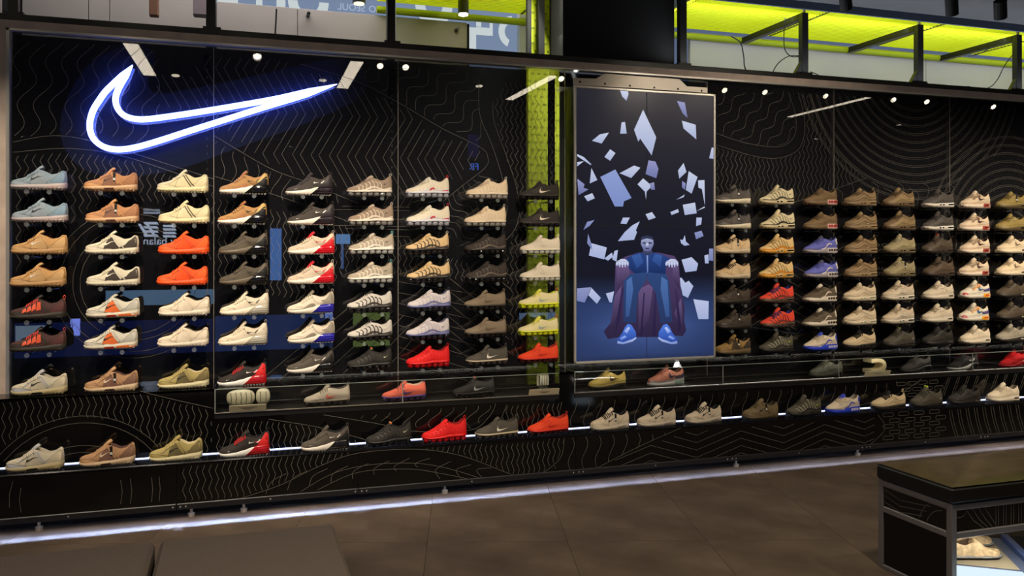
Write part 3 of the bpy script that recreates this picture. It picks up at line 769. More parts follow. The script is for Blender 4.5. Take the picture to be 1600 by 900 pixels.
bpq = smooth_path([(at(x, y, -.005).x-nc.x, at(x, y, -.005).z-nc.z) for x, y in BP+BP[:1]], 5)[:-1]
MB().prism(bpq, -.005-NY, -.003-NY).obj('halo_catch_plate', HALO_TINT, neon)
# ------------------------------------------------------------------ shoes
def ip(tab, u):
    if u <= tab[0][0]: return tab[0][1]
    for a, b in zip(tab, tab[1:]):
        if u <= b[0]:
            t = (u-a[0])/(b[0]-a[0]); t = t*t*(3-2*t)*.5+t*.5
            return a[1]+(b[1]-a[1])*t
    return tab[-1][1]
def sst(a, b, x): t = max(0, min(1, (x-a)/(b-a))); return t*t*(3-2*t)
RUN = dict(L=.288, sole=[(0,.028),(.1,.024),(.3,.027),(.6,.032),(.85,.040),(1,.044)], zb=[(0,.020),(.06,.012),(.2,.008),(.88,.008),(1,.014)],
           top=[(0,.046),(.04,.056),(.12,.063),(.22,.070),(.32,.084),(.45,.108),(.54,.120),(1,.120)], rim=[(.5,.124),(.60,.112),(.75,.092),(.86,.098),(.94,.116),(1,.112)], tongue=(.57, .142))
S270 = dict(RUN, sole=[(0,.022),(.1,.021),(.3,.026),(.5,.037),(.65,.050),(.85,.056),(1,.056)], zb=[(0,.014),(.06,.007),(.2,.004),(1,.005)],
            top=[(0,.036),(.05,.047),(.15,.056),(.28,.072),(.42,.101),(.52,.118),(1,.12)], rim=[(.5,.122),(.60,.112),(.72,.102),(.82,.108),(.93,.134),(1,.130)], tongue=(.555, .145))
VMP = dict(RUN, sole=[(0,.036),(.15,.033),(.4,.036),(.6,.045),(.75,.043),(1,.046)], zb=[(0,.026),(.1,.020),(.9,.020),(1,.022)],
           top=[(0,.048),(.05,.058),(.15,.066),(.3,.086),(.45,.112),(.54,.122),(1,.122)], rim=[(.5,.124),(.62,.116),(.75,.104),(.84,.110),(.94,.134),(1,.130)], tongue=(.56, .136))
FLY = dict(VMP, sole=[(0,.034),(.2,.032),(.6,.034),(1,.038)], top=[(0,.044),(.05,.054),(.15,.062),(.3,.078),(.45,.102),(.54,.114),(1,.11)],
           rim=[(.5,.116),(.60,.108),(.75,.098),(.86,.104),(.95,.118),(1,.114)], tongue=(.54, .130))
TN = dict(RUN, sole=[(0,.030),(.15,.026),(.4,.028),(.6,.034),(1,.042)], top=[(0,.040),(.05,.050),(.15,.058),(.3,.080),(.45,.112),(.54,.126),(1,.12)],
          rim=[(.5,.128),(.62,.120),(.76,.104),(.86,.110),(.95,.128),(1,.124)], tongue=(.55, .150))
DN = dict(RUN, sole=[(0,.032),(.2,.026),(.45,.030),(.65,.044),(1,.046)], top=[(0,.042),(.05,.050),(.15,.060),(.3,.082),(.45,.108),(.54,.118),(1,.118)],
          rim=[(.5,.120),(.62,.112),(.76,.098),(.86,.106),(.95,.128),(1,.122)], tongue=(.55, .136))
M97 = dict(RUN, sole=[(0,.034),(.2,.029),(.6,.036),(1,.044)], top=[(0,.050),(.05,.062),(.15,.072),(.3,.090),(.45,.112),(.54,.122),(1,.12)],
           rim=[(.5,.123),(.62,.113),(.76,.100),(.87,.106),(.96,.128),(1,.124)], tongue=(.53, .142))
M95 = dict(M97, tongue=(.54, .156), top=[(0,.050),(.05,.060),(.15,.069),(.3,.092),(.45,.120),(.54,.131),(1,.125)], rim=[(.5,.132),(.62,.120),(.76,.104),(.87,.110),(.96,.130),(1,.126)])
M90 = dict(RUN, sole=[(0,.030),(.2,.027),(.55,.033),(.7,.040),(1,.042)], tongue=(.55, .148), top=[(0,.048),(.05,.060),(.14,.068),(.3,.088),(.45,.116),(.54,.127),(1,.12)],
           rim=[(.5,.128),(.62,.114),(.75,.096),(.86,.104),(.95,.124),(1,.120)])
SW = None
def logo_poly():
    A = NA; B = NB
    P = [((x-139)/388, (233-y)/388) for x, y in A[::1]]+[((x-139)/388, (233-y)/388) for x, y in B[::-1][1:-1]]
    return P
SW = logo_poly()
class Shoe:
    N1, N2 = 8, 4
    def __init__(s, st, seed=0): s.st = st; s.L = st['L']
    def w(s, u):
        u = max(0, min(1, u))
        base = ip([(0,.047),(.25,.049),(.35,.049),(.55,.043),(.75,.037),(1,.035)], u)
        if u < .24: base *= max(.03, (1-(1-u/.24)**2.3)**.52)
        if u > .88: base *= max(.03, (1-((u-.88)/.12)**2.6)**.5)
        return base
    def S(s, u, q, off=0):
        st = s.st; w = s.w(u); z0 = ip(st['sole'], u)-.004
        o = sst(.535, .59, u)*(1-sst(.925, .955, u))
        zt = ip(st['top'], u); rim = ip(st['rim'], u)
        m = sst(.46, .56, u); ht = (zt*(1-m)+rim*m)-z0
        wr = min(w*.97, w*(.80-.1*sst(.75, .95, u)))
        if q <= 1:
            f = q*PI/3
            yc = -w*math.cos(f)**.8; zc = z0+ht*math.sin(f)**.85
            yo = -(w+(wr-w)*q**1.5+.003*math.sin(PI*q)); zo = z0+(rim-z0)*q
        else:
            t = min(1, (q-1)/.5)
            f = PI/3+t*PI/6; yc = -w*max(0, math.cos(f))**.8; zc = z0+ht*math.sin(f)**.85
            yo = -wr*(1-t)*(1-.15*(t > 0)); zo = rim-(rim-z0-.016)*min(1, t*2.2)
        m2 = sst(.46, .56, u)
        y = yc+(yo-yc)*max(o, m2*(1 if q <= 1 else 0)); z = zc+(zo-zc)*max(o, m2*(1 if q <= 1 else 0))
        if q > 1 and u > .54:                               # close the heel over the collar
            y = yc+(yo-yc)*max(o, 0); z = zo*o+(rim)*(1-o) if u > .7 else z
            y = yo if u > .7 else y
        x = -s.L/2+s.L*u
        if u > .85: x += .010*((u-.85)/.15)*(.35-((z-z0)/max(.02, rim-z0)-.35)**2*1.4)
        return Vector((x, y, z))
    def P(s, u, q, off):
        e = .01; u = max(.022, min(.970, u)); q = max(0, min(1.49, q))
        p = s.S(u, q); a = s.S(min(.998, u+e), q)-s.S(max(.002, u-e), q); b = s.S(u, min(1.5, q+.03))-s.S(u, max(0, q-.03))
        n = a.cross(b)
        n = n.normalized() if n.length > 1e-12 else Vector((0, -1, 0))
        if n.y > 0 and q < .8: n = -n
        if n.z < 0 and q >= .8: n = -n
        return p+n*off
    def M(s, u, t, bulge=.003, fl=1.06):
        w = s.w(u); zt = ip(s.st['sole'], u)+.0015; zb = ip(s.st['zb'], u)
        y = -(w*fl+.0015+bulge*math.sin(PI*t)); x = -s.L/2+s.L*(.5+(u-.5)*1.025)
        return Vector((x, y, zb+(zt-zb)*t))
    def Mp(s, u, t, off): p = s.M(u, t); p.y -= off; return p
US = [0,.004,.014,.03,.055,.09]+[.13+.04*i for i in range(20)]+[.925,.945,.957,.972,.985,.995,1]
def upper_mesh(s):
    qs = [i/s.N1 for i in range(s.N1+1)]+[1+.5*i/s.N2 for i in range(1, s.N2+1)]
    rows = []
    for u in US:
        h = [s.S(u, q) for q in qs]
        rows.append(h+[Vector((p.x, -p.y, p.z)) for p in h[-2::-1]])
    n = len(rows[0]); a = MB(); b = MB(); vi = [p for r in rows for p in r]
    a.v = [tuple(p) for p in vi]; b.v = []
    mp = {}
    def bv(i):
        if i not in mp: mp[i] = len(b.v); b.v.append(tuple(vi[i]))
        return mp[i]
    mid = n//2
    for i in range(len(US)-1):
        uc = (US[i]+US[i+1])/2
        for j in range(n-1):
            f = (i*n+j, (i+1)*n+j, (i+1)*n+j+1, i*n+j+1)
            d = abs(j+.5-mid)
            if .56 < uc < .955 and d < s.N2: b.f.append(tuple(bv(k) for k in f)); b.m.append(0)
            else: a.f.append(f); a.m.append(0)
    a.f.append(tuple(range(n))[::-1]); a.m.append(0); a.f.append(tuple((len(US)-1)*n+k for k in range(n))); a.m.append(0)
    return a, b
def sole_mesh(s, u0=0, u1=1, b0=0, b1=1, bulge=.003, fl=1.06, slant=0, slant0=0):
    us = [u0+(u1-u0)*i/26 for i in range(27)]
    if u0 == 0: us = [0,.004,.014,.03,.055]+[u for u in us if u > .07]
    if u1 == 1: us = [u for u in us if u < .93]+[.95,.97,.985,.996,1]
    rows = []
    for u in us:
        h = []
        for t in (0, .12, .5, .88, 1):
            uu = u
            if slant and u > u1-.12: uu = u+slant*(t-.5)*((u-(u1-.12))/.12)
            if slant and u1 == 1: uu = u
            if slant0 and u < u0+.2: uu = u+slant0*(t-.5)*(1-(u-u0)/.2)
            h.append(s.M(min(1, uu), b0+(b1-b0)*t, bulge, fl))
        h[0].y *= .96; h[-1].y *= .97
        c0 = Vector((h[0].x, h[0].y*.6, h[0].z)); h = [c0]+h+[Vector((h[-1].x, h[-1].y*.8, h[-1].z))]
        rows.append(h+[Vector((p.x, -p.y, p.z)) for p in h[::-1]])
    m = MB(); m.grid(rows, 0, True); m.poly(rows[0][::-1]); m.poly(rows[-1])
    return m
def tread_mesh(s, d=.006, n=15):
    m = MB()
    for k in range(n):
        a = .03+.94*k/n; b = a+.94/n*.62
        for uu in ((a, b),):
            p = s.M(a, 0); q = s.M(b, 0)
            m.box((p.x, p.y*.93, min(p.z, q.z)-d*.75), (q.x, -p.y*.93, max(p.z, q.z)+.002))
    return m
def decal(s, poly, off=.0016, grid=(.03, .14), surf=None):
    P = []
    for i in range(len(poly)):
        a = poly[i]; b = poly[(i+1) % len(poly)]; n = max(1, int(abs(b[0]-a[0])/.03+abs(b[1]-a[1])/.15))
        P += [(a[0]+(b[0]-a[0])*k/n, a[1]+(b[1]-a[1])*k/n) for k in range(n)]
    pts = [Vector(p) for p in P]
    xs = [p[0] for p in P]; ys = [p[1] for p in P]
    x = min(xs)+grid[0]/2
    while x < max(xs):
        y = min(ys)+grid[1]/2
        while y < max(ys):
            if inside((x, y), P): pts.append(Vector((x, y)))
            y += grid[1]
        x += grid[0]
    r = delaunay_2d_cdt(pts, [], [list(range(len(P)))], 1, 1e-5)
    m = MB()
    f = surf or s.P
    m.v = [tuple(f(v[0], v[1], off)) for v in r[0]]
    m.f = [tuple(t)[::-1] for t in r[2]]; m.m = [0]*len(m.f)
    return m
def strip(s, path, w, off=.0016, surf=None, n=5):
    m = MB(); P = smooth_path(path, n); A = []; B = []
    f = surf or s.P
    for k, p in enumerate(P):
        a = P[max(k-1, 0)]; b = P[min(k+1, len(P)-1)]
        dx, dy = (b[0]-a[0])*s.L, (b[1]-a[1])*.075; L = math.hypot(dx, dy) or 1
        ww = w*(1 if 0 < k < len(P)-1 else .5)/2
        ox, oy = -dy/L*ww/s.L, dx/L*ww/.075
        A.append(f(p[0]+ox, p[1]+oy, off)); B.append(f(p[0]-ox, p[1]-oy, off))
    return m.grid([A, B])
def merge(*ms):
    o = MB()
    for m in ms:
        i = len(o.v); o.v += m.v; o.f += [tuple(k+i for k in f) for f in m.f]; o.m += m.m
    return o
def logo(s, u, q, width, off=.0026, pol=None):
    H = .062
    return decal(s, [(u+x*width/s.L, q+z*width/H) for x, z in SW], off, (.03, .1))
BOOK = {}
def lace_mesh(s, u0=.33, u1=.525, n=6, r=.0033, zig=True):
    m = MB()
    for k in range(n):
        u = u0+(u1-u0)*k/(n-1); pts = []
        for q in (.78, .95, 1.15, 1.4): pts.append(s.P(u-.012, q, .0042))
        pts = pts+[Vector((p.x+.004, -p.y, p.z)) for p in pts[::-1]]
        m.tube(pts, r, 5)
    return m
def tongue_mesh(s, h=0):
    ut, zt = s.st['tongue']; zt += h
    a = s.S(.40, 1.5); rows = []
    b = Vector((-s.L/2+s.L*ut, 0, zt))
    for th, lst in ((0, 1), (.007, -1)):
        rr = []
        for k in range(8):
            t = k/7; p = a.lerp(b, t); p.z += .006*math.sin(PI*t); w = .017+.006*t-.010*max(0, t-.8)/.2
            n = Vector((-.45, 0, .9))*(.002+.003*t) if lst == 1 else Vector((.75, 0, -.3))*th
            rr.append([p+n+Vector((.35*.010*abs(y)**2, w*y, -.010*y*y)) for y in (-1, -.6, 0, .6, 1)])
        rows.append(rr)
    m = MB(); ring_ = []
    for k in range(8): ring_.append(rows[0][k]+rows[1][k][::-1])
    m.grid(ring_, 0, True); m.poly(ring_[-1])
    return m
def shoe(name, c):
    """c: style plus colours -> a root with parts; loc set by the caller"""
    kind = c['k']; s = Shoe(dict(RUN=RUN, S270=S270, VMP=VMP, FLY=FLY, TN=TN, DN=DN, M97=M97, M95=M95, M90=M90)[kind])
    root = link(name, None); root.empty_display_size = .05
    up = c['up']; knit = lambda t: mat(t, c.get('r', .8), bump=.5, scale=420, var=.10, name='shoe_fabric')
    lea = lambda t: mat(t, .55, bump=.12, scale=250, var=.04, name='shoe_leather')
    rub = lambda t: mat(t, .5, name='shoe_rubber'); shiny = lambda t: mat(t, .12, coat=.6, name='air_bubble')
    sole = c.get('sole', (225, 215, 200)); ov = c.get('ov', up); ln = c.get('lin', tuple(int(q*.45) for q in up)); lace = c.get('lace', tuple(int(min(255, q*.95+14)) for q in up)); sm_ = tuple(int(q*.55) for q in ov)
    out = c.get('out', tuple(int(q*.8) for q in sole)); lg_ = c.get('logo')
    add = lambda n, m, mt, sm=True: m.obj(n, mt, root, sm)
    a, b = upper_mesh(s)
    add('upper', a, knit(up)); add('lining', b, mat(ln, .9, name='lining'))
    add('tongue', tongue_mesh(s, c.get('th', 0)), knit(c.get('tg', ov)))
    if kind == 'FLY': add('laces', lace_mesh(s, .36, .50, 4, .0022), mat(lace, .8))
    else: add('laces', lace_mesh(s), mat(lace, .8))
    tab = lambda t: add('pull_tab', MB().tube([s.S(.965, 1)+Vector((.002+d[0], s.S(.965, 1).y*-1, d[1])) for d in ((0, -.012), (.006, .004), (.010, .016), (.004, .022), (-.003, .016), (-.004, 0))], .0024, 5), mat(t, .7))
    arch = lambda lo, hi, a0=0., a1=1., n=16: [(a0+(a1-a0)*k/n, lo) for k in range(n+1)]+[(a1-(a1-a0)*k/n, hi) for k in range(n+1)]
    # --- soles
    if kind in ('RUN', 'M90', 'M97', 'M95', 'TN', 'DN'):
        add('midsole', sole_mesh(s), rub(sole)); add('outsole', tread_mesh(s), rub(out), False)
    elif kind == 'S270':
        add('midsole', sole_mesh(s, 0, .66, slant=.16), rub(sole)); add('outsole', tread_mesh(s, .005), rub(out), False)
        hc = c['heel']
        add('heel_bubble', sole_mesh(s, .60, 1, 0, 1.04, .008, 1.08, slant0=.20), shiny(hc))
        r = MB()
        for t in (.25, .5, .75): r = merge(r, strip(s, [(.62+.10*t, t), (.75, t), (.9, t), (.975, t)], .0022, .0075, lambda u, q, o: s.Mp(u, q, o)))
        add('bubble_ridges', r, shiny(tuple(min(255, int(q*1.5)+25) for q in hc)))
        add('heel_clip', merge(decal(s, [(.60, .0), (.74, .22), (.86, .55), (.965, .75), (.985, .2), (.985, 0)], .002)), lea(c.get('clip', hc)))
    else:
        add('midsole', sole_mesh(s, 0, 1, .35, 1), rub(sole))
        pods = MB(); uL = s.L
        for k in range(7):
            u = .09+k*.138 if k < 3 else .12+k*.128
            u = .08+.84*k/6; w = s.w(u)
            for sg in (-1, 1): pods.ell((-uL/2+uL*u, sg*w*.62, .016), (.0195, w*.50, .0155), 10, 6, p=.7)
        add('air_sole', pods, shiny(c.get('pod', (150, 150, 150))))
    win = lambda u0, u1, t0, t1, m, off, nm: add(nm, decal(s, [(u0+.01, t0), (u1-.01, t0), (u1, (t0+t1)/2-.1), (u1, (t0+t1)/2+.1), (u1-.012, t1), (u0+.012, t1), (u0, (t0+t1)/2+.1), (u0, (t0+t1)/2-.1)], off, (.04, .3), lambda u, q, o: s.Mp(u, q, o)), m)
    if kind in ('M97', 'M95', 'TN'):
        for (u0, u1) in ((.36, .46), (.48, .58), (.70, .95)):
            win(u0, u1, .18, .86, rub(c.get('wr', tuple(min(255, int(q*1.15)+12) for q in sole))), .0016, 'window_rim'); win(u0+.012, u1-.012, .34, .70, shiny(c.get('air', (40, 36, 32))), .0022, 'air_window')
    if kind == 'M90':
        win(.66, .96, .05, .98, rub(c.get('cup', sole)), .0012, 'heel_cup'); win(.74, .90, .40, .72, shiny(c.get('air', (40, 36, 32))), .0022, 'air_window')
    if kind == 'DN':
        win(.60, .985, .02, 1.0, rub(c.get('cup', sole)), .0014, 'tube_housing')
        for k in range(4): win(.635+k*.083, .705+k*.083, .28, .74, shiny(c.get('air', (60, 58, 60))), .0024, 'air_tube')
    # --- overlays
    if kind == 'RUN':
        add('toe_overlay', decal(s, [(.012, .0), (.012, .5), (.06, .62), (.14, .55), (.22, .36), (.34, .16), (.40, 0)]), lea(ov))
        add('quarter_panel', decal(s, [(.36, .12), (.40, .55), (.46, .86), (.56, .74), (.68, .12), (.55, .05)], .0014), knit(c.get('qp', ov)))
        add('eyestay', strip(s, [(.25, .62), (.33, .80), (.42, .93), (.52, .97), (.58, .92)], .013, .0024), lea(ov))
        add('heel_overlay', decal(s, [(.70, 0), (.66, .18), (.76, .42), (.84, .78), (.96, .90), (.985, .4), (.985, 0)]), knit(c.get('hp', ov)))
        add('side_stripe', merge(strip(s, [(.50, .96), (.57, .60), (.66, .18)], .006, .0028), strip(s, [(.56, .95), (.64, .55), (.74, .12)], .006, .0028)), lea(c.get('st', ov)))
        win(.62, .98, .1, .55, rub(c.get('sh', tuple(int(q*.93) for q in sole))), .0010, 'heel_sole')
        if c.get('sh2'): win(.40, .58, .02, .5, rub(c['sh2']), .0012, 'arch_plate')
        if lg_: add('logo', logo(s, .38, .34, .062, .0034), lea(lg_))
    if kind == 'S270':
        add('mudguard', decal(s, [(.02, 0), (.02, .26), (.10, .24), (.3, .12), (.44, .28), (.56, .34), (.60, .12), (.5, 0)], .0014), lea(ov))
        add('collar_overlay', decal(s, [(.70, .62), (.80, .66), (.92, .98), (.985, .9), (.985, .5), (.9, .62), (.8, .36)], .0018), lea(c.get('col', ov)))
        if lg_: add('logo', logo(s, .58, .46, .040, .003), lea(lg_)); add('toe_logo', logo(s, .17, .30, .020, .003), lea(lg_)); add('side_bar', strip(s, [(.74, .50), (.78, .62), (.81, .74)], .007, .003), lea(lg_))
        tab(c.get('tab', ov))
    if kind in ('VMP', 'TN'):
        rb = MB()
        for k in range(7):
            u = .20+.085*k
            rb = merge(rb, strip(s, [(u-.03, .86-.02*k if k < 5 else .7), (u+.01, .72), (u+.045, .45), (u+.035, .22), (u+.06, .10)] if kind == 'VMP' else [(u-.02, .98 if k < 5 else .8), (u+.03, .62), (u+.05, .34), (u+.11, .16)], .0062 if kind == 'VMP' else .0045, .002))
        add('rib_overlay', rb, lea(c.get('rib', ov)))
        add('side_rail', strip(s, [(.03, .04), (.2, .05), (.4, .10), (.56, .26), (.66, .22), (.8, .10), (.97, .16)], .010, .0024), lea(c.get('rail', sole)))
        if kind == 'TN': add('toe_overlay', decal(s, [(.012, 0), (.012, .46), (.07, .44), (.18, .26), (.36, .10), (.40, 0)]), lea(c.get('toe', ov)))
        if lg_: add('logo', logo(s, .80, .52, .036, .003), lea(lg_))
        if kind == 'VMP': tab(c.get('tab', up))
        if c.get('acc'): add('accent', merge(strip(s, [(.52, .10), (.58, .26), (.64, .22)], .009, .003), strip(s, [(.80, .06), (.97, .06)], .010, .003)), lea(c['acc']))
    if kind == 'FLY':
        kn = MB()
        for k in range(5): kn = merge(kn, strip(s, [(.26+k*.05, .9), (.30+k*.055, .55), (.33+k*.06, .2)], .0022, .0016))
        add('knit_ridges', kn, knit(c.get('kn', tuple(int(q*.8) for q in up))))
        if lg_: add('logo', logo(s, .45, .16, .086, .003), lea(lg_))
        tab(c.get('tab', up))
    if kind == 'DN':
        add('wave_overlay', strip(s, [(.40, .02), (.54, .12), (.63, .44), (.72, .60), (.78, .5)], .010, .0022), lea(c.get('wave', sole)))
        add('toe_overlay', decal(s, [(.012, 0), (.012, .34), (.1, .30), (.25, .16), (.42, 0)]), lea(ov))
        add('heel_tab', decal(s, [(.92, .35), (.90, .8), (.985, .98), (.985, .3)], .002), lea(c.get('wave', sole)))
    if kind == 'M97':
        for k, q in enumerate((.16, .34, .52, .70)):
            add('wave_overlay', strip(s, [(.03, q*.7), (.2, q*.72+.06), (.38, q*.8+.10), (.54, q+.20), (.66, q+.10), (.8, q*.85+.04), (.97, q*.8+.10)], .007, .0018+.0003*k), lea(ov if k % 2 else c.get('ov2', tuple(int(q2*.86) for q2 in ov))))
        if lg_: add('logo', logo(s, .60, .16, .030, .0034), lea(lg_))
        tab(c.get('tab', ov))
    if kind == 'M95':
        for k, q in enumerate((.10, .30, .50)):
            add('side_layer', decal(s, [(.02, q*.6), (.16, q*.8+.02), (.32, q+.02), (.48, q+.22), (.62, q+.16), (.8, q+.02), (.97, q+.06), (.985, q*.8-.08 if q > .1 else 0), (.8, q-.14 if q > .1 else 0), (.6, q if q > .1 else 0), (.46, q+.04 if q > .1 else 0), (.32, q-.14 if q > .1 else 0), (.02, 0)], .0022-.0003*k), lea(tuple(int(x*(1-.14*(1-k))) if k < 1 else int(min(255, x*(1+.0*k))) for x in ov) if not c.get('lay') else c['lay'][k]))
        if lg_: add('logo', logo(s, .86, .30, .028, .0034), lea(lg_))
    if kind == 'M90':
        add('mudguard', decal(s, [(.012, 0), (.012, .34), (.1, .36), (.22, .30), (.34, .18), (.56, .20), (.72, .30), (.985, .26), (.985, 0)], .0016), lea(c.get('mg', ov)))
        add('toe_cap', decal(s, [(.022, .06), (.022, .62), (.06, .66), (.11, .46), (.13, .06)], .0026), lea(c.get('toe', c.get('mg', ov))))
        add('eyestay', decal(s, [(.28, .70), (.34, .62), (.44, .70), (.52, .62), (.60, .78), (.58, .98), (.44, .98)], .002), lea(c.get('ey', ov)))
        add('heel_patch', decal(s, [(.70, .34), (.68, .52), (.80, .66), (.97, .62), (.985, .30)], .0024), lea(c.get('hp', ov)))
        if lg_: add('logo', logo(s, .50, .36, .095, .0034), lea(lg_))
    dark = lambda t, f=.5: lea(tuple(int(q*f) for q in t))
    if kind in ('RUN', 'M90', 'M97', 'M95', 'TN', 'DN'):
        add('sole_groove', strip(s, [(.02, .97), (.2, .97), (.4, .97), (.6, .97), (.8, .97), (.985, .97)], .0022, .0022, lambda u, q, o: s.Mp(u, q, o)), dark(sole, .5))  # dark strip paints the shadow gap along the midsole top
    if kind == 'RUN':
        add('seams', merge(strip(s, [(.012, .5), (.06, .62), (.14, .55), (.22, .36), (.34, .16), (.40, .04)], .0022, .0024), strip(s, [(.36, .12), (.40, .55), (.46, .86)], .002, .0026), strip(s, [(.25, .55), (.33, .70), (.42, .83), (.52, .86)], .002, .003), strip(s, [(.68, .08), (.66, .18), (.76, .42), (.84, .78), (.96, .90)], .0022, .0024), strip(s, [(.16, .80), (.22, .60), (.27, .34)], .002, .002)), dark(ov, .55))
        add('sole_grooves', merge(*[strip(s, [(u, .08), (u+.012, .42)], .0024, .0026, lambda u_, q, o: s.Mp(u_, q, o)) for u in (.08, .16, .24, .32, .68, .76, .84, .91)]), dark(sole, .62))['kind'] = 'stuff'
    if kind == 'S270':
        add('seams', merge(strip(s, [(.10, .95), (.20, .55), (.32, .22)], .002, .002), strip(s, [(.26, .9), (.38, .7), (.5, .9)], .002, .002), strip(s, [(.52, .95), (.56, .6), (.66, .3), (.78, .42)], .0022, .0022)), dark(up, .6))
    if kind in ('M90', 'DN', 'M95'):
        add('seams', merge(strip(s, [(.03, .40), (.12, .38), (.22, .32), (.34, .20), (.56, .22), (.72, .32), (.98, .28)], .002, .0026), strip(s, [(.27, .72), (.34, .60), (.44, .68), (.52, .60), (.61, .76)], .002, .003), strip(s, [(.62, .9), (.68, .6), (.82, .5), (.97, .7)], .002, .003)), dark(ov, .6))
    if c.get('acg'):
        add('patch_overlay', merge(*[decal(s, [(.24+k*.085, .22), (.26+k*.085, .62+.05*k), (.315+k*.085, .70+.05*k), (.325+k*.085, .34)], .004) for k in range(4)]), lea(c['acg'])); tab(c['acg'])
    if c.get('tag'):
        t0 = s.P(.58, .92, .006)
        h = MB().bbox((t0.x-.007, t0.y-.004, t0.z-.052), (t0.x+.007, t0.y-.001, t0.z+.004), .001); hg = add('hang_tag', h, mat((22, 20, 20), .5), False)
        d = MB().tube([(t0.x, t0.y-.0055, t0.z-.036), (t0.x, t0.y-.004, t0.z-.036)], .0075, 12); d.obj('tag_disc', mat((225, 220, 210), .5), hg)
    if c.get('label'):
        p = s.st['tongue']; x = -s.L/2+s.L*p[0]
        add('tongue_label', MB().bbox((x-.012, -.014, p[1]-.012), (x+.001, .014, p[1]+.006), .002), mat(c['label'], .6), False)
    return root
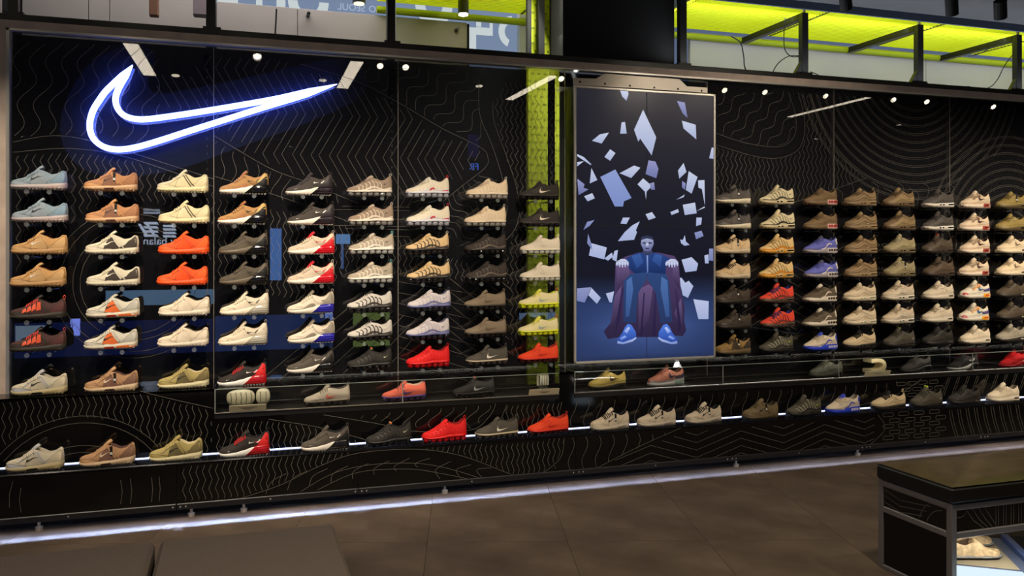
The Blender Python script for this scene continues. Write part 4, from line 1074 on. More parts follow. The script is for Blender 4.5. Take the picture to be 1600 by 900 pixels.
C = {
 # left display, columns one to nine
 'p6blue': dict(k='RUN', up=(150,168,180), ov=(166,178,186), qp=(158,170,180), hp=(140,166,186), sole=(205,190,188), sh=(214,188,180), logo=(16,16,18), lin=(80,110,115), n='pale blue running shoe with black check logo'),
 'p6tan': dict(k='RUN', up=(214,164,104), ov=(220,176,120), sole=(206,160,104), logo=(240,226,200), lin=(150,70,45), n='wheat tan running shoe with white check logo'),
 'acg': dict(k='RUN', up=(84,54,50), ov=(66,60,54), qp=(84,50,48), hp=(96,56,54), sole=(64,58,50), out=(40,36,32), acg=(255,104,66), lace=(226,70,60), lin=(20,18,20), logo=(30,26,26), n='dark brown trail shoe with orange side patches'),
 'v2k': dict(k='RUN', up=(226,214,188), ov=(206,206,210), qp=(222,210,182), hp=(222,208,176), sole=(216,198,150), sh=(206,182,128), sh2=(30,28,28), logo=(60,54,50), lin=(200,190,168), n='cream running shoe with silver toe and outlined logo'),
 'v5tan': dict(k='RUN', up=(196,138,92), ov=(212,154,102), qp=(150,104,80), hp=(176,122,84), sole=(222,178,134), sh2=(90,54,40), logo=(74,50,40), tag=1, lin=(90,54,44), n='tan brown running shoe with black hang tag'),
 'v5cream': dict(k='RUN', up=(222,212,186), ov=(226,216,192), qp=(66,56,48), hp=(70,60,50), sole=(226,216,190), logo=(236,228,206), lin=(60,54,48), n='cream running shoe with dark brown side panels'),
 'v5orange': dict(k='RUN', up=(222,216,196), ov=(206,200,184), qp=(240,112,48), hp=(196,192,178), sole=(228,218,196), sh=(250,116,40), sh2=(180,50,20), logo=(60,48,44), lin=(40,36,34), n='cream running shoe with orange side panel'),
 'v5brown': dict(k='RUN', up=(184,140,100), ov=(200,154,110), qp=(128,90,74), hp=(134,98,78), sole=(226,196,158), sh2=(70,44,34), logo=(232,206,176), tag=1, lin=(92,62,54), n='light brown running shoe with dark panels and tag'),
 'v5beige': dict(k='RUN', up=(216,202,158), ov=(222,208,166), st=(70,62,46), sole=(232,216,168), lin=(150,138,108), n='pale beige running shoe with thin dark side lines'),
 'v5or': dict(k='RUN', up=(255,86,22), ov=(255,98,34), qp=(255,80,16), sole=(255,92,28), out=(255,80,20), lin=(200,50,16), st=(220,60,10), n='all orange running shoe'),
 'v5pink': dict(k='RUN', up=(230,212,186), ov=(234,218,194), sole=(240,226,204), lin=(130,118,104), n='pale cream running shoe with tonal panels'),
 'v5olive': dict(k='RUN', up=(176,158,96), ov=(170,152,92), qp=(110,98,62), hp=(120,106,66), sole=(232,220,176), logo=(50,46,36), lin=(206,192,150), n='olive running shoe with dark side panel'),
 '270tan': dict(k='S270', up=(176,130,78), ov=(170,112,68), col=(196,164,96), sole=(240,232,216), heel=(16,14,14), logo=(20,18,16), lin=(20,18,16), tab=(22,20,18), n='golden brown shoe with black heel bubble'),
 '270olive': dict(k='S270', up=(84,74,60), ov=(92,82,66), sole=(98,86,68), heel=(20,18,16), logo=(50,44,36), lin=(30,26,22), n='dark olive shoe with black heel bubble'),
 '270cream': dict(k='S270', up=(228,212,186), ov=(232,218,194), sole=(236,222,198), heel=(176,168,150), clip=(220,206,184), logo=(20,18,18), lin=(30,26,26), tab=(210,200,180), n='all cream shoe with clear heel bubble'),
 '270bred': dict(k='S270', up=(48,40,36), ov=(44,38,34), col=(226,38,38), clip=(226,38,38), sole=(240,236,228), heel=(170,20,24), logo=(238,234,228), lace=(200,30,30), lin=(18,16,16), tab=(30,26,26), n='black shoe with bright red heel'),
 '270char': dict(k='S270', up=(66,58,52), ov=(60,52,48), col=(58,50,48), sole=(240,228,212), heel=(36,28,34), logo=(244,240,230), lin=(24,20,20), n='charcoal shoe with white midsole and white logo'),
 '270red': dict(k='S270', up=(212,192,168), ov=(216,200,176), col=(214,198,172), sole=(244,230,212), heel=(196,20,34), clip=(210,30,40), logo=(206,30,44), tg=(206,30,44), lin=(200,32,44), tab=(220,210,190), n='beige shoe with red heel bubble'),
 '270blue': dict(k='S270', up=(230,216,194), ov=(146,134,116), col=(150,138,122), sole=(240,228,208), heel=(40,36,150), clip=(150,140,124), lin=(190,176,156), tab=(190,180,164), n='cream shoe with dark blue heel bubble'),
 '270grey': dict(k='S270', up=(88,80,70), ov=(84,76,66), col=(70,62,54), sole=(236,226,212), heel=(22,20,20), logo=(230,224,214), lin=(20,18,18), n='grey brown shoe with white midsole and black heel bubble'),
 'vtaupe': dict(k='VMP', up=(150,128,108), ov=(186,166,144), rib=(206,188,166), rail=(226,212,194), sole=(224,212,196), pod=(120,116,112), tab=(216,202,184), logo=(50,42,38), lin=(120,104,90), n='taupe ribbed shoe on clear air pods'),
 'vtaupe2': dict(k='VMP', up=(172,158,138), ov=(196,182,162), rib=(222,208,188), rail=(236,228,214), sole=(232,224,210), pod=(150,148,144), tab=(120,190,190), logo=(56,48,44), lin=(128,114,98), n='light grey beige ribbed shoe on clear air pods'),
 'vbw': dict(k='VMP', up=(206,198,188), ov=(40,36,34), rib=(28,26,26), rail=(60,54,50), sole=(44,40,38), pod=(24,22,22), tab=(30,28,28), logo=(228,222,212), hp2=1, lin=(24,22,22), n='grey white shoe with black ribs and black sole'),
 'vblack': dict(k='VMP', up=(40,37,33), ov=(34,32,28), rib=(54,50,44), rail=(30,28,26), sole=(26,24,22), pod=(18,17,16), label=(236,140,60), logo=(200,200,150), lin=(18,17,16), n='black ribbed shoe with orange tongue label'),
 'vwhite': dict(k='VMP', up=(232,220,194), ov=(230,222,204), rib=(238,230,212), rail=(222,218,222), sole=(214,212,220), pod=(150,150,158), tab=(210,30,50), acc=(206,24,48), lin=(170,140,110), n='white ribbed shoe with red accents'),
 'vtan': dict(k='VMP', up=(222,188,136), ov=(222,188,136), rib=(34,28,24), rail=(64,54,46), sole=(50,42,38), pod=(26,24,24), tab=(232,218,190), lin=(60,48,40), n='tan shoe with black ribs and black sole'),
 'vlilac': dict(k='VMP', up=(216,206,206), ov=(206,198,202), rib=(190,182,192), rail=(116,118,166), sole=(110,112,160), pod=(30,30,40), tab=(60,60,80), lin=(100,98,120), logo=(120,120,160), n='pale lilac ribbed shoe with blue grey sole'),
 'vred': dict(k='VMP', up=(232,24,24), ov=(232,24,24), rib=(246,34,32), rail=(240,28,28), sole=(220,18,22), pod=(170,10,16), tab=(220,20,24), lin=(150,14,16), n='all red ribbed shoe'),
 'vcream': dict(k='VMP', up=(230,206,172), ov=(234,212,180), rib=(240,220,190), rail=(236,216,186), sole=(232,212,184), pod=(140,134,126), tab=(232,220,200), lin=(90,60,44), n='cream ribbed shoe on grey air pods'),
 'vchoc': dict(k='VMP', up=(58,48,42), ov=(52,44,38), rib=(84,72,62), rail=(120,106,92), sole=(40,34,30), pod=(20,18,17), lin=(24,20,18), n='dark chocolate ribbed shoe on black air pods'),
 'ftaupe': dict(k='FLY', up=(140,122,100), ov=(140,122,100), sole=(80,70,58), pod=(24,22,20), logo=(104,90,72), lin=(100,86,70), n='taupe knit shoe with tonal check logo'),
 'fgrey': dict(k='FLY', up=(84,78,68), ov=(84,78,68), sole=(196,178,150), pod=(60,54,48), logo=(240,230,214), lin=(60,54,46), n='grey knit shoe with white check logo'),
 'fblack': dict(k='FLY', up=(44,38,34), ov=(44,38,34), kn=(120,110,98), sole=(60,52,46), pod=(20,18,18), logo=(238,222,200), lin=(22,20,18), n='black knit shoe with white check logo'),
 'fwhite': dict(k='FLY', up=(232,218,194), ov=(232,218,194), sole=(222,212,190), pod=(186,184,170), logo=(216,202,178), lin=(180,166,144), n='white knit shoe with tonal check logo'),
 'flime': dict(k='FLY', up=(236,222,168), ov=(230,226,90), sole=(222,226,40), pod=(204,214,30), logo=(170,184,170), lace=(230,230,40), tab=(230,110,60), lin=(200,204,60), kn=(226,214,130), n='pale yellow knit shoe with lime sole'),
 'forange': dict(k='FLY', up=(244,72,30), ov=(250,80,34), sole=(200,40,24), pod=(60,16,18), logo=(214,44,24), lin=(170,40,20), tab=(230,60,40), n='orange red knit shoe with tonal check logo'),
 # right display, columns one to eight
 'tcharcoal': dict(k='RUN', up=(84,76,72), ov=(94,86,80), sole=(236,222,192), out=(206,190,160), tag=1, lin=(50,46,44), lace=(44,40,38), n='charcoal running shoe with white sole and tag'),
 'tbeige': dict(k='RUN', up=(224,188,140), ov=(230,198,152), sole=(224,202,168), tag=1, lin=(120,92,66), lace=(50,40,32), n='sand beige running shoe with black tag'),
 'tbeige2': dict(k='RUN', up=(224,188,140), ov=(230,198,152), sole=(224,202,168), lin=(120,92,66), lace=(50,40,32), n='sand beige running shoe without tag'),
 'tdark': dict(k='RUN', up=(76,64,50), ov=(70,58,46), sole=(54,46,38), tag=1, lin=(30,26,22), logo=(40,34,28), n='dark brown running shoe with white tag disc'),
 'tolive': dict(k='RUN', up=(160,124,66), ov=(150,116,64), qp=(70,56,38), hp=(66,54,40), sole=(120,100,70), tag=1, lin=(40,32,26), lace=(34,28,24), n='olive tan running shoe with dark heel'),
 'tncream': dict(k='TN', up=(236,220,176), ov=(236,220,176), rib=(34,28,24), toe=(110,90,58), sole=(226,206,160), rail=(52,44,36), wr=(240,226,186), lin=(60,50,40), logo=(24,20,18), n='cream shoe with black curved ribs and brown toe'),
 'tngold': dict(k='TN', up=(236,200,136), ov=(236,200,136), rib=(90,62,34), toe=(226,146,28), sole=(222,158,56), rail=(226,140,26), wr=(244,220,160), lin=(90,64,40), n='gold shoe with brown curved ribs and orange toe'),
 'tnred': dict(k='TN', up=(240,74,48), ov=(240,74,48), rib=(50,26,30), toe=(150,92,60), sole=(86,64,50), rail=(120,60,50), wr=(110,90,74), lin=(40,40,110), lace=(60,56,120), n='red orange shoe with dark curved ribs'),
 'tngrey': dict(k='TN', up=(86,80,64), ov=(86,80,64), rib=(176,172,150), toe=(70,64,52), sole=(36,34,30), rail=(44,40,36), wr=(70,66,58), logo=(200,220,60), lin=(40,38,32), n='dark grey shoe with silver curved ribs'),
 'dnbrown': dict(k='DN', up=(140,112,76), ov=(132,106,74), sole=(136,110,78), cup=(232,190,176), air=(196,54,60), wave=(120,96,66), lin=(90,70,48), n='olive brown shoe with red heel tubes'),
 'dnblue': dict(k='DN', up=(112,116,206), ov=(90,84,110), sole=(176,166,168), cup=(226,216,206), air=(80,76,80), wave=(240,232,222), lin=(60,64,130), n='violet blue shoe with white wave and grey heel tubes'),
 'dndark': dict(k='DN', up=(96,82,62), ov=(236,222,198), sole=(238,224,202), cup=(242,230,210), air=(70,62,52), wave=(240,226,204), lin=(50,42,34), n='dark taupe shoe with white sole and heel tubes'),
 'dncream': dict(k='DN', up=(232,214,184), ov=(60,76,200), sole=(44,70,214), cup=(60,84,220), air=(220,214,220), wave=(44,66,210), lin=(150,140,124), n='cream shoe with bright blue sole'),
 'm97bronze': dict(k='M97', up=(150,122,84), ov=(172,142,100), ov2=(120,96,64), sole=(156,130,94), air=(70,56,40), logo=(232,222,196), lin=(90,72,50), n='bronze shoe with wavy side lines'),
 'm97cream': dict(k='M97', up=(232,208,172), ov=(238,218,184), sole=(236,216,184), air=(170,150,124), lin=(170,150,122), n='cream shoe with wavy side lines'),
 'm97bk': dict(k='M97', up=(226,200,156), ov=(232,208,166), sole=(46,40,34), air=(24,22,20), lin=(20,18,18), lace=(24,22,20), tg=(24,22,20), n='sand shoe with wavy side lines and black sole'),
 'm95brown': dict(k='M95', up=(128,102,70), ov=(166,138,92), sole=(110,88,62), lin=(60,48,36), air=(40,32,26), n='brown layered shoe with heavy laces'),
 'm95olive': dict(k='M95', up=(166,150,110), ov=(178,162,118), sole=(120,106,76), lin=(70,60,46), lace=(220,206,170), air=(36,32,26), logo=(232,222,200), n='olive layered shoe with pale laces'),
 'm95olivet': dict(k='M95', up=(166,150,110), ov=(178,162,118), sole=(120,106,76), lin=(70,60,46), lace=(220,206,170), air=(36,32,26), logo=(232,222,200), tag=1, n='olive layered shoe with pale laces and tag'),
 'm95cream': dict(k='M95', up=(226,204,172), ov=(236,218,190), sole=(238,222,196), lin=(150,134,112), air=(60,52,44), n='cream layered shoe with white sole'),
 'm95lime': dict(k='M95', up=(84,78,66), ov=(92,84,70), sole=(50,46,40), lin=(30,28,24), label=(200,220,60), logo=(220,214,200), n='dark grey layered shoe with lime tongue label'),
 'm95char': dict(k='M95', up=(82,74,68), ov=(90,82,76), sole=(238,226,208), lin=(34,30,28), air=(40,36,34), n='charcoal layered shoe with white sole'),
 'm95red': dict(k='M95', up=(84,70,54), ov=(90,76,58), sole=(60,50,40), lin=(30,26,22), label=(196,66,40), n='dark brown layered shoe with red tongue label'),
 'm95rust': dict(k='M95', up=(92,74,56), ov=(98,80,60), sole=(74,58,48), lin=(60,40,28), logo=(214,90,30), n='dark brown layered shoe with rust heel mark'),
 'm90cream': dict(k='M90', up=(228,210,180), ov=(232,216,188), sole=(234,220,196), air=(64,56,48), lin=(130,118,100), n='all cream shoe with small dark air window'),
 'm90black': dict(k='M90', up=(46,42,36), ov=(42,38,32), sole=(34,31,28), air=(90,86,76), lin=(22,20,18), n='all black shoe with small air window'),
 'm90brown': dict(k='M90', up=(230,206,174), ov=(232,210,180), mg=(222,190,158), sole=(244,226,202), cup=(160,60,48), hp=(226,206,178), ey=(138,102,72), logo=(70,38,26), air=(110,36,30), lin=(70,50,38), n='beige shoe with brown logo and red brown heel'),
 'm90multi': dict(k='M90', up=(232,220,196), ov=(232,220,196), mg=(230,220,200), toe=(220,40,80), sole=(236,226,206), cup=(250,170,40), hp=(70,60,120), ey=(250,160,60), logo=(60,100,140), air=(220,90,30), lin=(40,36,34), n='white shoe with pink toe and orange heel'),
 'm1gold': dict(k='M90', up=(150,128,66), ov=(156,134,72), sole=(90,76,46), air=(24,22,20), lin=(90,76,44), tag=1, n='olive gold shoe with white tag'),
 'm1gold2': dict(k='M90', up=(150,128,66), ov=(156,134,72), sole=(90,76,46), air=(24,22,20), lin=(90,76,44), n='olive gold shoe without tag'),
 'm1cream': dict(k='M90', up=(228,204,166), ov=(232,210,174), sole=(232,214,182), logo=(130,108,84), air=(60,50,42), lin=(90,74,58), n='sand cream shoe with outlined check logo'),
 'm1dark': dict(k='M90', up=(80,66,48), ov=(84,70,52), sole=(40,34,28), air=(160,150,130), lin=(34,28,24), n='dark brown leather shoe with thin heel line'),
 'm1grey': dict(k='M90', up=(160,150,130), ov=(170,160,140), sole=(44,40,36), air=(180,172,156), lin=(120,110,96), n='grey shoe with dark sole'),
 # only on the ledge or in the cases
 'lbeige': dict(k='RUN', up=(206,188,160), ov=(210,194,168), sole=(206,192,170), sh=(150,140,124), logo=(24,22,22), lin=(24,22,22), lace=(30,28,26), tag=1, n='beige running shoe with black check logo and tag'),
 'lolive': dict(k='RUN', up=(116,98,66), ov=(120,102,70), sole=(100,84,58), logo=(30,26,20), tag=1, lin=(60,50,36), n='olive brown running shoe with tag'),
 'cgrey': dict(k='FLY', up=(178,162,144), ov=(178,162,144), sole=(140,126,110), pod=(60,54,50), logo=(210,90,70), lin=(90,80,70), lace=(70,62,56), n='grey beige knit shoe with coral logo'),
 'ccoral': dict(k='FLY', up=(232,108,84), ov=(232,108,84), sole=(90,70,140), pod=(80,60,100), logo=(80,60,110), lin=(240,210,180), lace=(40,40,70), tab=(70,60,140), n='coral knit shoe with blue heel'),
 'cblack': dict(k='FLY', up=(46,42,40), ov=(46,42,40), sole=(34,30,30), pod=(22,20,20), logo=(200,196,190), lin=(22,20,20), label=(255,100,60), n='black knit shoe with orange tongue label'),
 'cgold': dict(k='M90', up=(200,172,90), ov=(214,186,100), sole=(50,44,36), air=(24,22,20), logo=(60,50,36), lin=(30,26,22), n='shiny gold shoe with black sole'),
 'cnavy': dict(k='M90', up=(190,120,96), ov=(196,124,100), mg=(180,170,170), hp=(30,32,60), cup=(150,170,150), sole=(220,214,206), logo=(40,40,70), air=(170,196,180), lin=(120,80,70), n='coral and navy shoe with grey sole'),
 'cdark': dict(k='M90', up=(100,98,84), ov=(108,106,92), sole=(70,68,60), logo=(110,110,96), air=(30,30,28), lin=(24,24,22), n='dark olive grey shoe'),
 'cbw': dict(k='S270', up=(36,33,31), ov=(34,31,29), sole=(236,230,220), heel=(34,31,30), logo=(238,234,226), lin=(18,16,16), n='black shoe with white midsole'),
 'cred': dict(k='S270', up=(226,22,30), ov=(226,24,32), sole=(206,18,26), heel=(190,14,22), lin=(140,12,18), n='all red shoe'),
 'cblk2': dict(k='S270', up=(66,61,56), ov=(62,57,52), sole=(40,36,33), heel=(26,24,23), lin=(20,18,17), n='all black shoe'),
}
def make_shoe(key, loc, label, group, rz=0):
    if key not in BOOK: r = shoe('shoe', C[key]); BOOK[key] = r
    else:
        src = BOOK[key]; r = src.copy(); COL.objects.link(r)
        for ch in src.children:
            d = ch.copy(); COL.objects.link(d); d.parent = r
            for g in ch.children: e = g.copy(); COL.objects.link(e); e.parent = d
    r.location = loc; r.rotation_euler = (0, 0, rz)
    assert len(label.split()) <= 16, label
    r['label'] = label; r['category'] = 'shoe'; r['group'] = group
    return r
ORD = ['top', 'second', 'third', 'fourth', 'fifth', 'sixth', 'bottom']
NTH = ['first', 'second', 'third', 'fourth', 'fifth', 'sixth', 'seventh', 'eighth', 'ninth']
LEFT = [(62, 'p6blue p6blue p6tan p6tan acg acg v2k'), (175, 'v5tan v5tan v5cream v5cream v5orange v5orange v5brown'), (287, 'v5beige v5beige v5or v5or v5pink v5pink v5olive'),
        (380, '270tan 270tan 270olive 270olive 270cream 270cream 270bred'), (485, '270char 270char 270red 270red 270blue 270blue 270grey'), (579, 'vtaupe vtaupe vtaupe2 vtaupe2 vbw vbw vblack'),
        (669, 'vwhite vwhite vtan vtan vlilac vlilac vred'), (759, 'vcream vcream vchoc vchoc ftaupe ftaupe fgrey'), (842, 'fblack fblack fwhite fwhite flime flime forange')]
RIGHT = [(1145, 'tcharcoal tcharcoal tbeige tbeige2 tdark tdark tolive'), (1213, 'tncream tncream tngold tngold tnred tnred tngrey'), (1281, 'dnbrown dnbrown dnblue dnblue dndark dndark dncream'),
         (1343, 'm97bronze m97bronze m97bronze m97bronze m97cream m97cream m97bk'), (1403, 'm95brown m95brown m95olive m95olivet m95cream m95cream m95lime'), (1464, 'm95char m95char m95red m95rust m90cream m90cream m90black'),
         (1521, 'm90brown m90brown m90brown m90brown m90multi m90multi m90cream'), (1578, 'm1gold m1gold2 m1cream m1cream m1dark m1dark m1grey')]
SHY = -.108
peg_mb = MB().tube([(0, 0, 0), (0, -.172, 0)], .005, 8); peg_mb.tube([(0, -.172, 0), (0, -.177, 0)], .0135, 14)
PEG = peg_mb.mesh('shoe_peg', CLEAR)
for side, cols in (('left', LEFT), ('right', RIGHT)):
    for ci, (px, keys) in enumerate(cols):
        xx = X_(px, SHY)
        for ri, key in enumerate(keys.split()):
            z = 1.898-.187*ri
            on_base = side == 'left' and ci < 4 and ri == 6
            dx = random.uniform(-.008, .008); rz = math.radians(random.uniform(-3, 3))
            if on_base: z = ZC+.0005+(.002 if ci == 3 else 0)
            else:
                pan = max(k for k in range(len(JX)-1) if xx-.03 > JX[k]-.2)
                pan = min(k for k in range(len(panels)) if xx < JX[k+1]) if xx < JX[-1] else len(panels)-1
                for u in (-.052, .064):
                    pg = link('shoe_peg', PEG, panels[pan]); pg.location = (xx+u, -.001, z-.0135)
            make_shoe(key, (xx+dx, SHY, z+(.0012 if on_base else 0)), f"{C[key]['n']}, {ORD[ri]} row, {NTH[ci]} column, {side} display", f'shoes on the {side} glass display')
LEDGE = [(55, 'v2k'), (168, 'v5brown'), (275, 'v5olive'), (382, '270bred'), (508, '270grey'), (607, 'vblack'), (694, 'vred'), (776, 'fgrey'), (856, 'forange'), (952, 'lbeige'), (1025, 'lbeige'), (1098, 'lbeige'),
         (1187, 'lolive'), (1255, 'tngrey'), (1316, 'dncream'), (1387, 'm97bk'), (1446, 'm95lime'), (1505, 'm90black'), (1566, 'm90cream')]
for i, (px, key) in enumerate(LEDGE):
    Y = -.298; extra = ''
    if key == 'lbeige': extra = ('leftmost', 'middle', 'rightmost')[(952, 1025, 1098).index(px)]+' of three, '
    make_shoe(key, (X_(px, Y), Y, ZL+.001), f"{C[key]['n']}, {extra}on lit plinth ledge", 'shoes on the lit plinth ledge', math.radians(random.uniform(-3, 5)))
CASE = [(511, 'cgrey', 'left'), (631, 'ccoral', 'left'), (740, 'cblack', 'left'), (948, 'cgold', 'right'), (1040, 'cnavy', 'right'), (1290, 'cdark', 'right'), (1430, 'cblk2', 'right'), (1504, 'cbw', 'right'), (1583, 'cred', 'right')]
for px, key, sd in CASE:
    Y = -.12
    o = make_shoe(key, (X_(px, Y), Y, ZCB+.0305), f"{C[key]['n']}, inside the low {sd} glass case", 'shoes in the low glass cases', math.radians(random.uniform(0, 6)))
# sole sculptures and label plates in the cases
ac = mat((176, 166, 140), .3, coat=.4, bump=.1, scale=80, name='frosted_resin')
def plate(px, x0, x1, y0, y1, lines, label):
    a = at(x0, y1, YP-.012); b = at(x1, y1, YP-.012)
    t = thing('label_plate', label, 'label', ((a.x+b.x)/2, YP-.007, ZCB+.0365)); w = (b.x-a.x)/2
    M = Matrix.Rotation(math.radians(24), 4, 'X')
    h = .046
    MB().bbox((-w, -.003, 0), (w, 0, h), .0008, mtx=M).obj('plate', mat((196, 186, 150), .4), t)
    m = MB()
    for k, (u, v, q) in enumerate(lines): m.box((u*w, -.0036, q*h), (v*w, -.003, q*h+.003), mtx=M)
    m.obj('small_print', mat((60, 54, 44), .6), t, kind='stuff')
    return t
plate(388, 358, 416, 640, 651, [(-.5, .5, .62), (-.35, .35, .45), (-.2, .2, .3)], 'cream label plate in front of the upright clear sole')
plate(848, 826, 873, 615, 622, [(-.3, .35, .5), (-.2, .2, .35)], 'cream label plate below the clear block left of the lime column')
plate(1364, 1350, 1390, 586, 592, [(-.3, .3, .5)], 'pale label plate below the curled sole in the right case')
p = at(388, 640, -.13)
t = thing('sole_sculpture', 'upright clear air sole standing in the left glass case', 'sculpture', (p.x, -.14, ZCB+.0305))
m = MB().ell((-.045, 0, .075), (.085, .018, .052), 22, 12, p=.75); m.obj('forefoot_pad', ac, t, smooth=True)
m = MB().ell((.088, 0, .078), (.043, .018, .050), 18, 12, p=.75); m.obj('heel_pad', ac, t, smooth=True)
g = MB()
for k in range(5): g.tube([(-.105+k*.03, -.0165, .04), (-.10+k*.03, -.0185, .075), (-.105+k*.03, -.0165, .11)], .0022, 6)
for k in range(2): g.tube([(.07+k*.034, -.0165, .045), (.072+k*.034, -.018, .078), (.07+k*.034, -.0165, .11)], .0022, 6)
g.obj('groove_lines', mat((96, 90, 74), .5), t, True)
MB().bbox((-.06, -.02, 0), (.06, .02, .02), .003).obj('stand', CLEAR, t)
p = at(848, 616, -.12)
t = thing('resin_block', 'small clear block with ridges standing in the left glass case', 'sculpture', (p.x, -.12, ZCB+.0305), .2)
MB().bbox((-.045, -.02, .04), (.045, .02, .135), .014).obj('block', ac, t, smooth=True)
r = MB()
for k in range(4): r.tube([(-.03+k*.02, -.021, .055), (-.03+k*.02, -.021, .12)], .005, 8)
r.obj('ridges', mat((214, 208, 190), .3, coat=.4), t, smooth=True)
MB().bbox((-.03, -.03, 0), (.03, .03, .04), .004).obj('stand', CLEAR, t)
p = at(1364, 588, -.12)
t = thing('curled_sole', 'cream sole curled into a hook shape in the right glass case', 'sculpture', (p.x, -.12, ZCB+.0305))
ln = [(-.06, .02), (.0, .018), (.05, .025), (.075, .055), (.06, .09), (.015, .103), (-.055, .10)]
rows = []
P_ = smooth_path(ln, 5)
for k, q in enumerate(P_):
    a = P_[max(k-1, 0)]; b = P_[min(k+1, len(P_)-1)]; dx, dz = b[0]-a[0], b[1]-a[1]; L = math.hypot(dx, dz); nx, nz = -dz/L, dx/L
    th = .013+.003*(k % 2); w = .045
    rows.append([(q[0]+nx*s1*th, y*w, q[1]+.012+nz*s1*th) for s1, y in ((-1, -1), (-1, 1), (1, 1), (1, -1))])
m = MB().grid(rows, 0, True); m.poly(rows[0]); m.poly(rows[-1][::-1]); m.obj('curled_band', mat((226, 206, 160), .5, name='cream_foam'), t)
MB().bbox((-.035, -.04, 0), (.035, .04, .019), .003).obj('stand', CLEAR, t)
# ------------------------------------------------------------------ bench, felt seats
bx0, by0, by1, bl = 3.02, -2.505, -2.085, 1.6
bench = thing('bench', 'dark upholstered bench with grey steel frame at lower right', 'bench', (bx0+bl/2, (by0+by1)/2, 0))
def bb(name, lo, hi, m, b=.003, parent=bench, sm=False):
    return MB().bbox((lo[0]-bench.location.x, lo[1]-bench.location.y, lo[2]), (hi[0]-bench.location.x, hi[1]-bench.location.y, hi[2]), b).obj(name, m, parent, sm)
FR = mat((140, 136, 134), .42, metal=.35, bump=.05, scale=40, name='grey_steel')
tw = .03; hz = .43
for x in (bx0, bx0+bl-tw):
    for y in (by0, by1-tw): bb('leg', (x, y, 0), (x+tw, y+tw, hz), FR)
for z in (hz-tw, hz-.155):
    for y in (by0, by1-tw): bb('long_rail', (bx0+tw, y, z), (bx0+bl-tw, y+tw, z+tw-.002), FR)
    for x in (bx0, bx0+bl-tw): bb('end_rail', (x, by0+tw, z), (x+tw, by1-tw, z+tw-.002), FR)
for x in (bx0, bx0+bl-tw): bb('foot_rail', (x, by0+tw, 0), (x+tw, by1-tw, .02), FR)
bb('end_panel', (bx0+.008, by0+tw, .02), (bx0+.016, by1-tw, hz-.155), mat((11, 11, 12), .3), .001)
bb('end_apron', (bx0+.008, by0+tw, hz-.127), (bx0+.016, by1-tw, hz-tw), GLOSSB, .001)
bb('front_apron', (bx0+tw, by0+.008, hz-.127), (bx0+bl-tw, by0+.016, hz-tw), GLOSSB, .001)
lm = MB()
def rib_(pts, fixed, ax):
    n = len(pts); A = []; B = []
    for k in range(n):
        a = pts[max(k-1, 0)]; b = pts[min(k+1, n-1)]; dx, dz = b[0]-a[0], b[1]-a[1]; L = math.hypot(dx, dz) or 1
        for lst, sg in ((A, 1), (B, -1)):
            u = pts[k][0]-sg*dz/L*.0016; v = pts[k][1]+sg*dx/L*.0016
            lst.append((fixed, u, v) if ax else (u, fixed, v))
    lm.grid([A, B])
X0 = bx0-bench.location.x+.0065; Yc = by0-bench.location.y; zA, zB = hz-.124, hz-.034
for k in range(3): rib_([(.18, zB-.01-k*.03), (.08, zB-.035-k*.028), (-.09+.02*k, zB-.012-k*.028)], X0, True)
for r in (.10, .14): rib_([(-.17+r*math.cos(a*.1)*1.0, zA-.02+r*math.sin(a*.1)) for a in range(0, 15) if zA < zA-.02+r*math.sin(a*.1) < zB], X0, True)
fy = Yc+.0065; xs = bx0+tw-bench.location.x
rib_([(xs+.02+.05*math.cos(a*.2), zB+.02+.05*math.sin(a*.2)) for a in range(18, 30)], fy, False)
for k in range(9): rib_([(xs+.23+k*.045, zA), (xs+.23+k*.045, zB)], fy, False); rib_([(xs+.245+k*.045, zA), (xs+.245+k*.045, zB)], fy, False)
for k in range(4): rib_([(xs+.06+k*.035, zB), (xs+.10+k*.035, zB-.05), (xs+.16+k*.025, zA)], fy, False)
lm.obj('line_print', mat((104, 100, 94), .6), bench, kind='stuff')
cu = MB(); cx0, cx1, cy0, cy1 = bx0-.008-bench.location.x, bx0+bl+.008-bench.location.x, by0-.008-bench.location.y, by1+.008-bench.location.y
rows = []; N = 26; M2 = 12
cush = MB().bbox((cx0, cy0, hz+.0005), (cx1, cy1, hz+.075), .012)
cush.obj('cushion_side', mat((22, 20, 17), .4, bump=.25, scale=60, name='dark_leather'), bench)
for i in range(N+1):
    r = []
    for j in range(M2+1):
        u, v = i/N, j/M2; e = min(u, 1-u, .12)/.12*min(v, 1-v, .25)/.25
        wr = .004*math.sin(9*u+5*v+3*math.sin(4*v))*math.sin(14*u-3*v)*e
        r.append((cx0+.004+(cx1-cx0-.008)*u, cy0+.004+(cy1-cy0-.008)*v, hz+.0765+.012*(1-(1-min(1, e*1.3))**2)+wr))
    rows.append(r)
cu.grid(rows).obj('cushion_top', mat((72, 60, 42), .30, bump=.6, scale=14, var=.45, name='sheen_toned_leather'), bench, smooth=True)  # lighter olive patches paint the highlight on the dark leather top
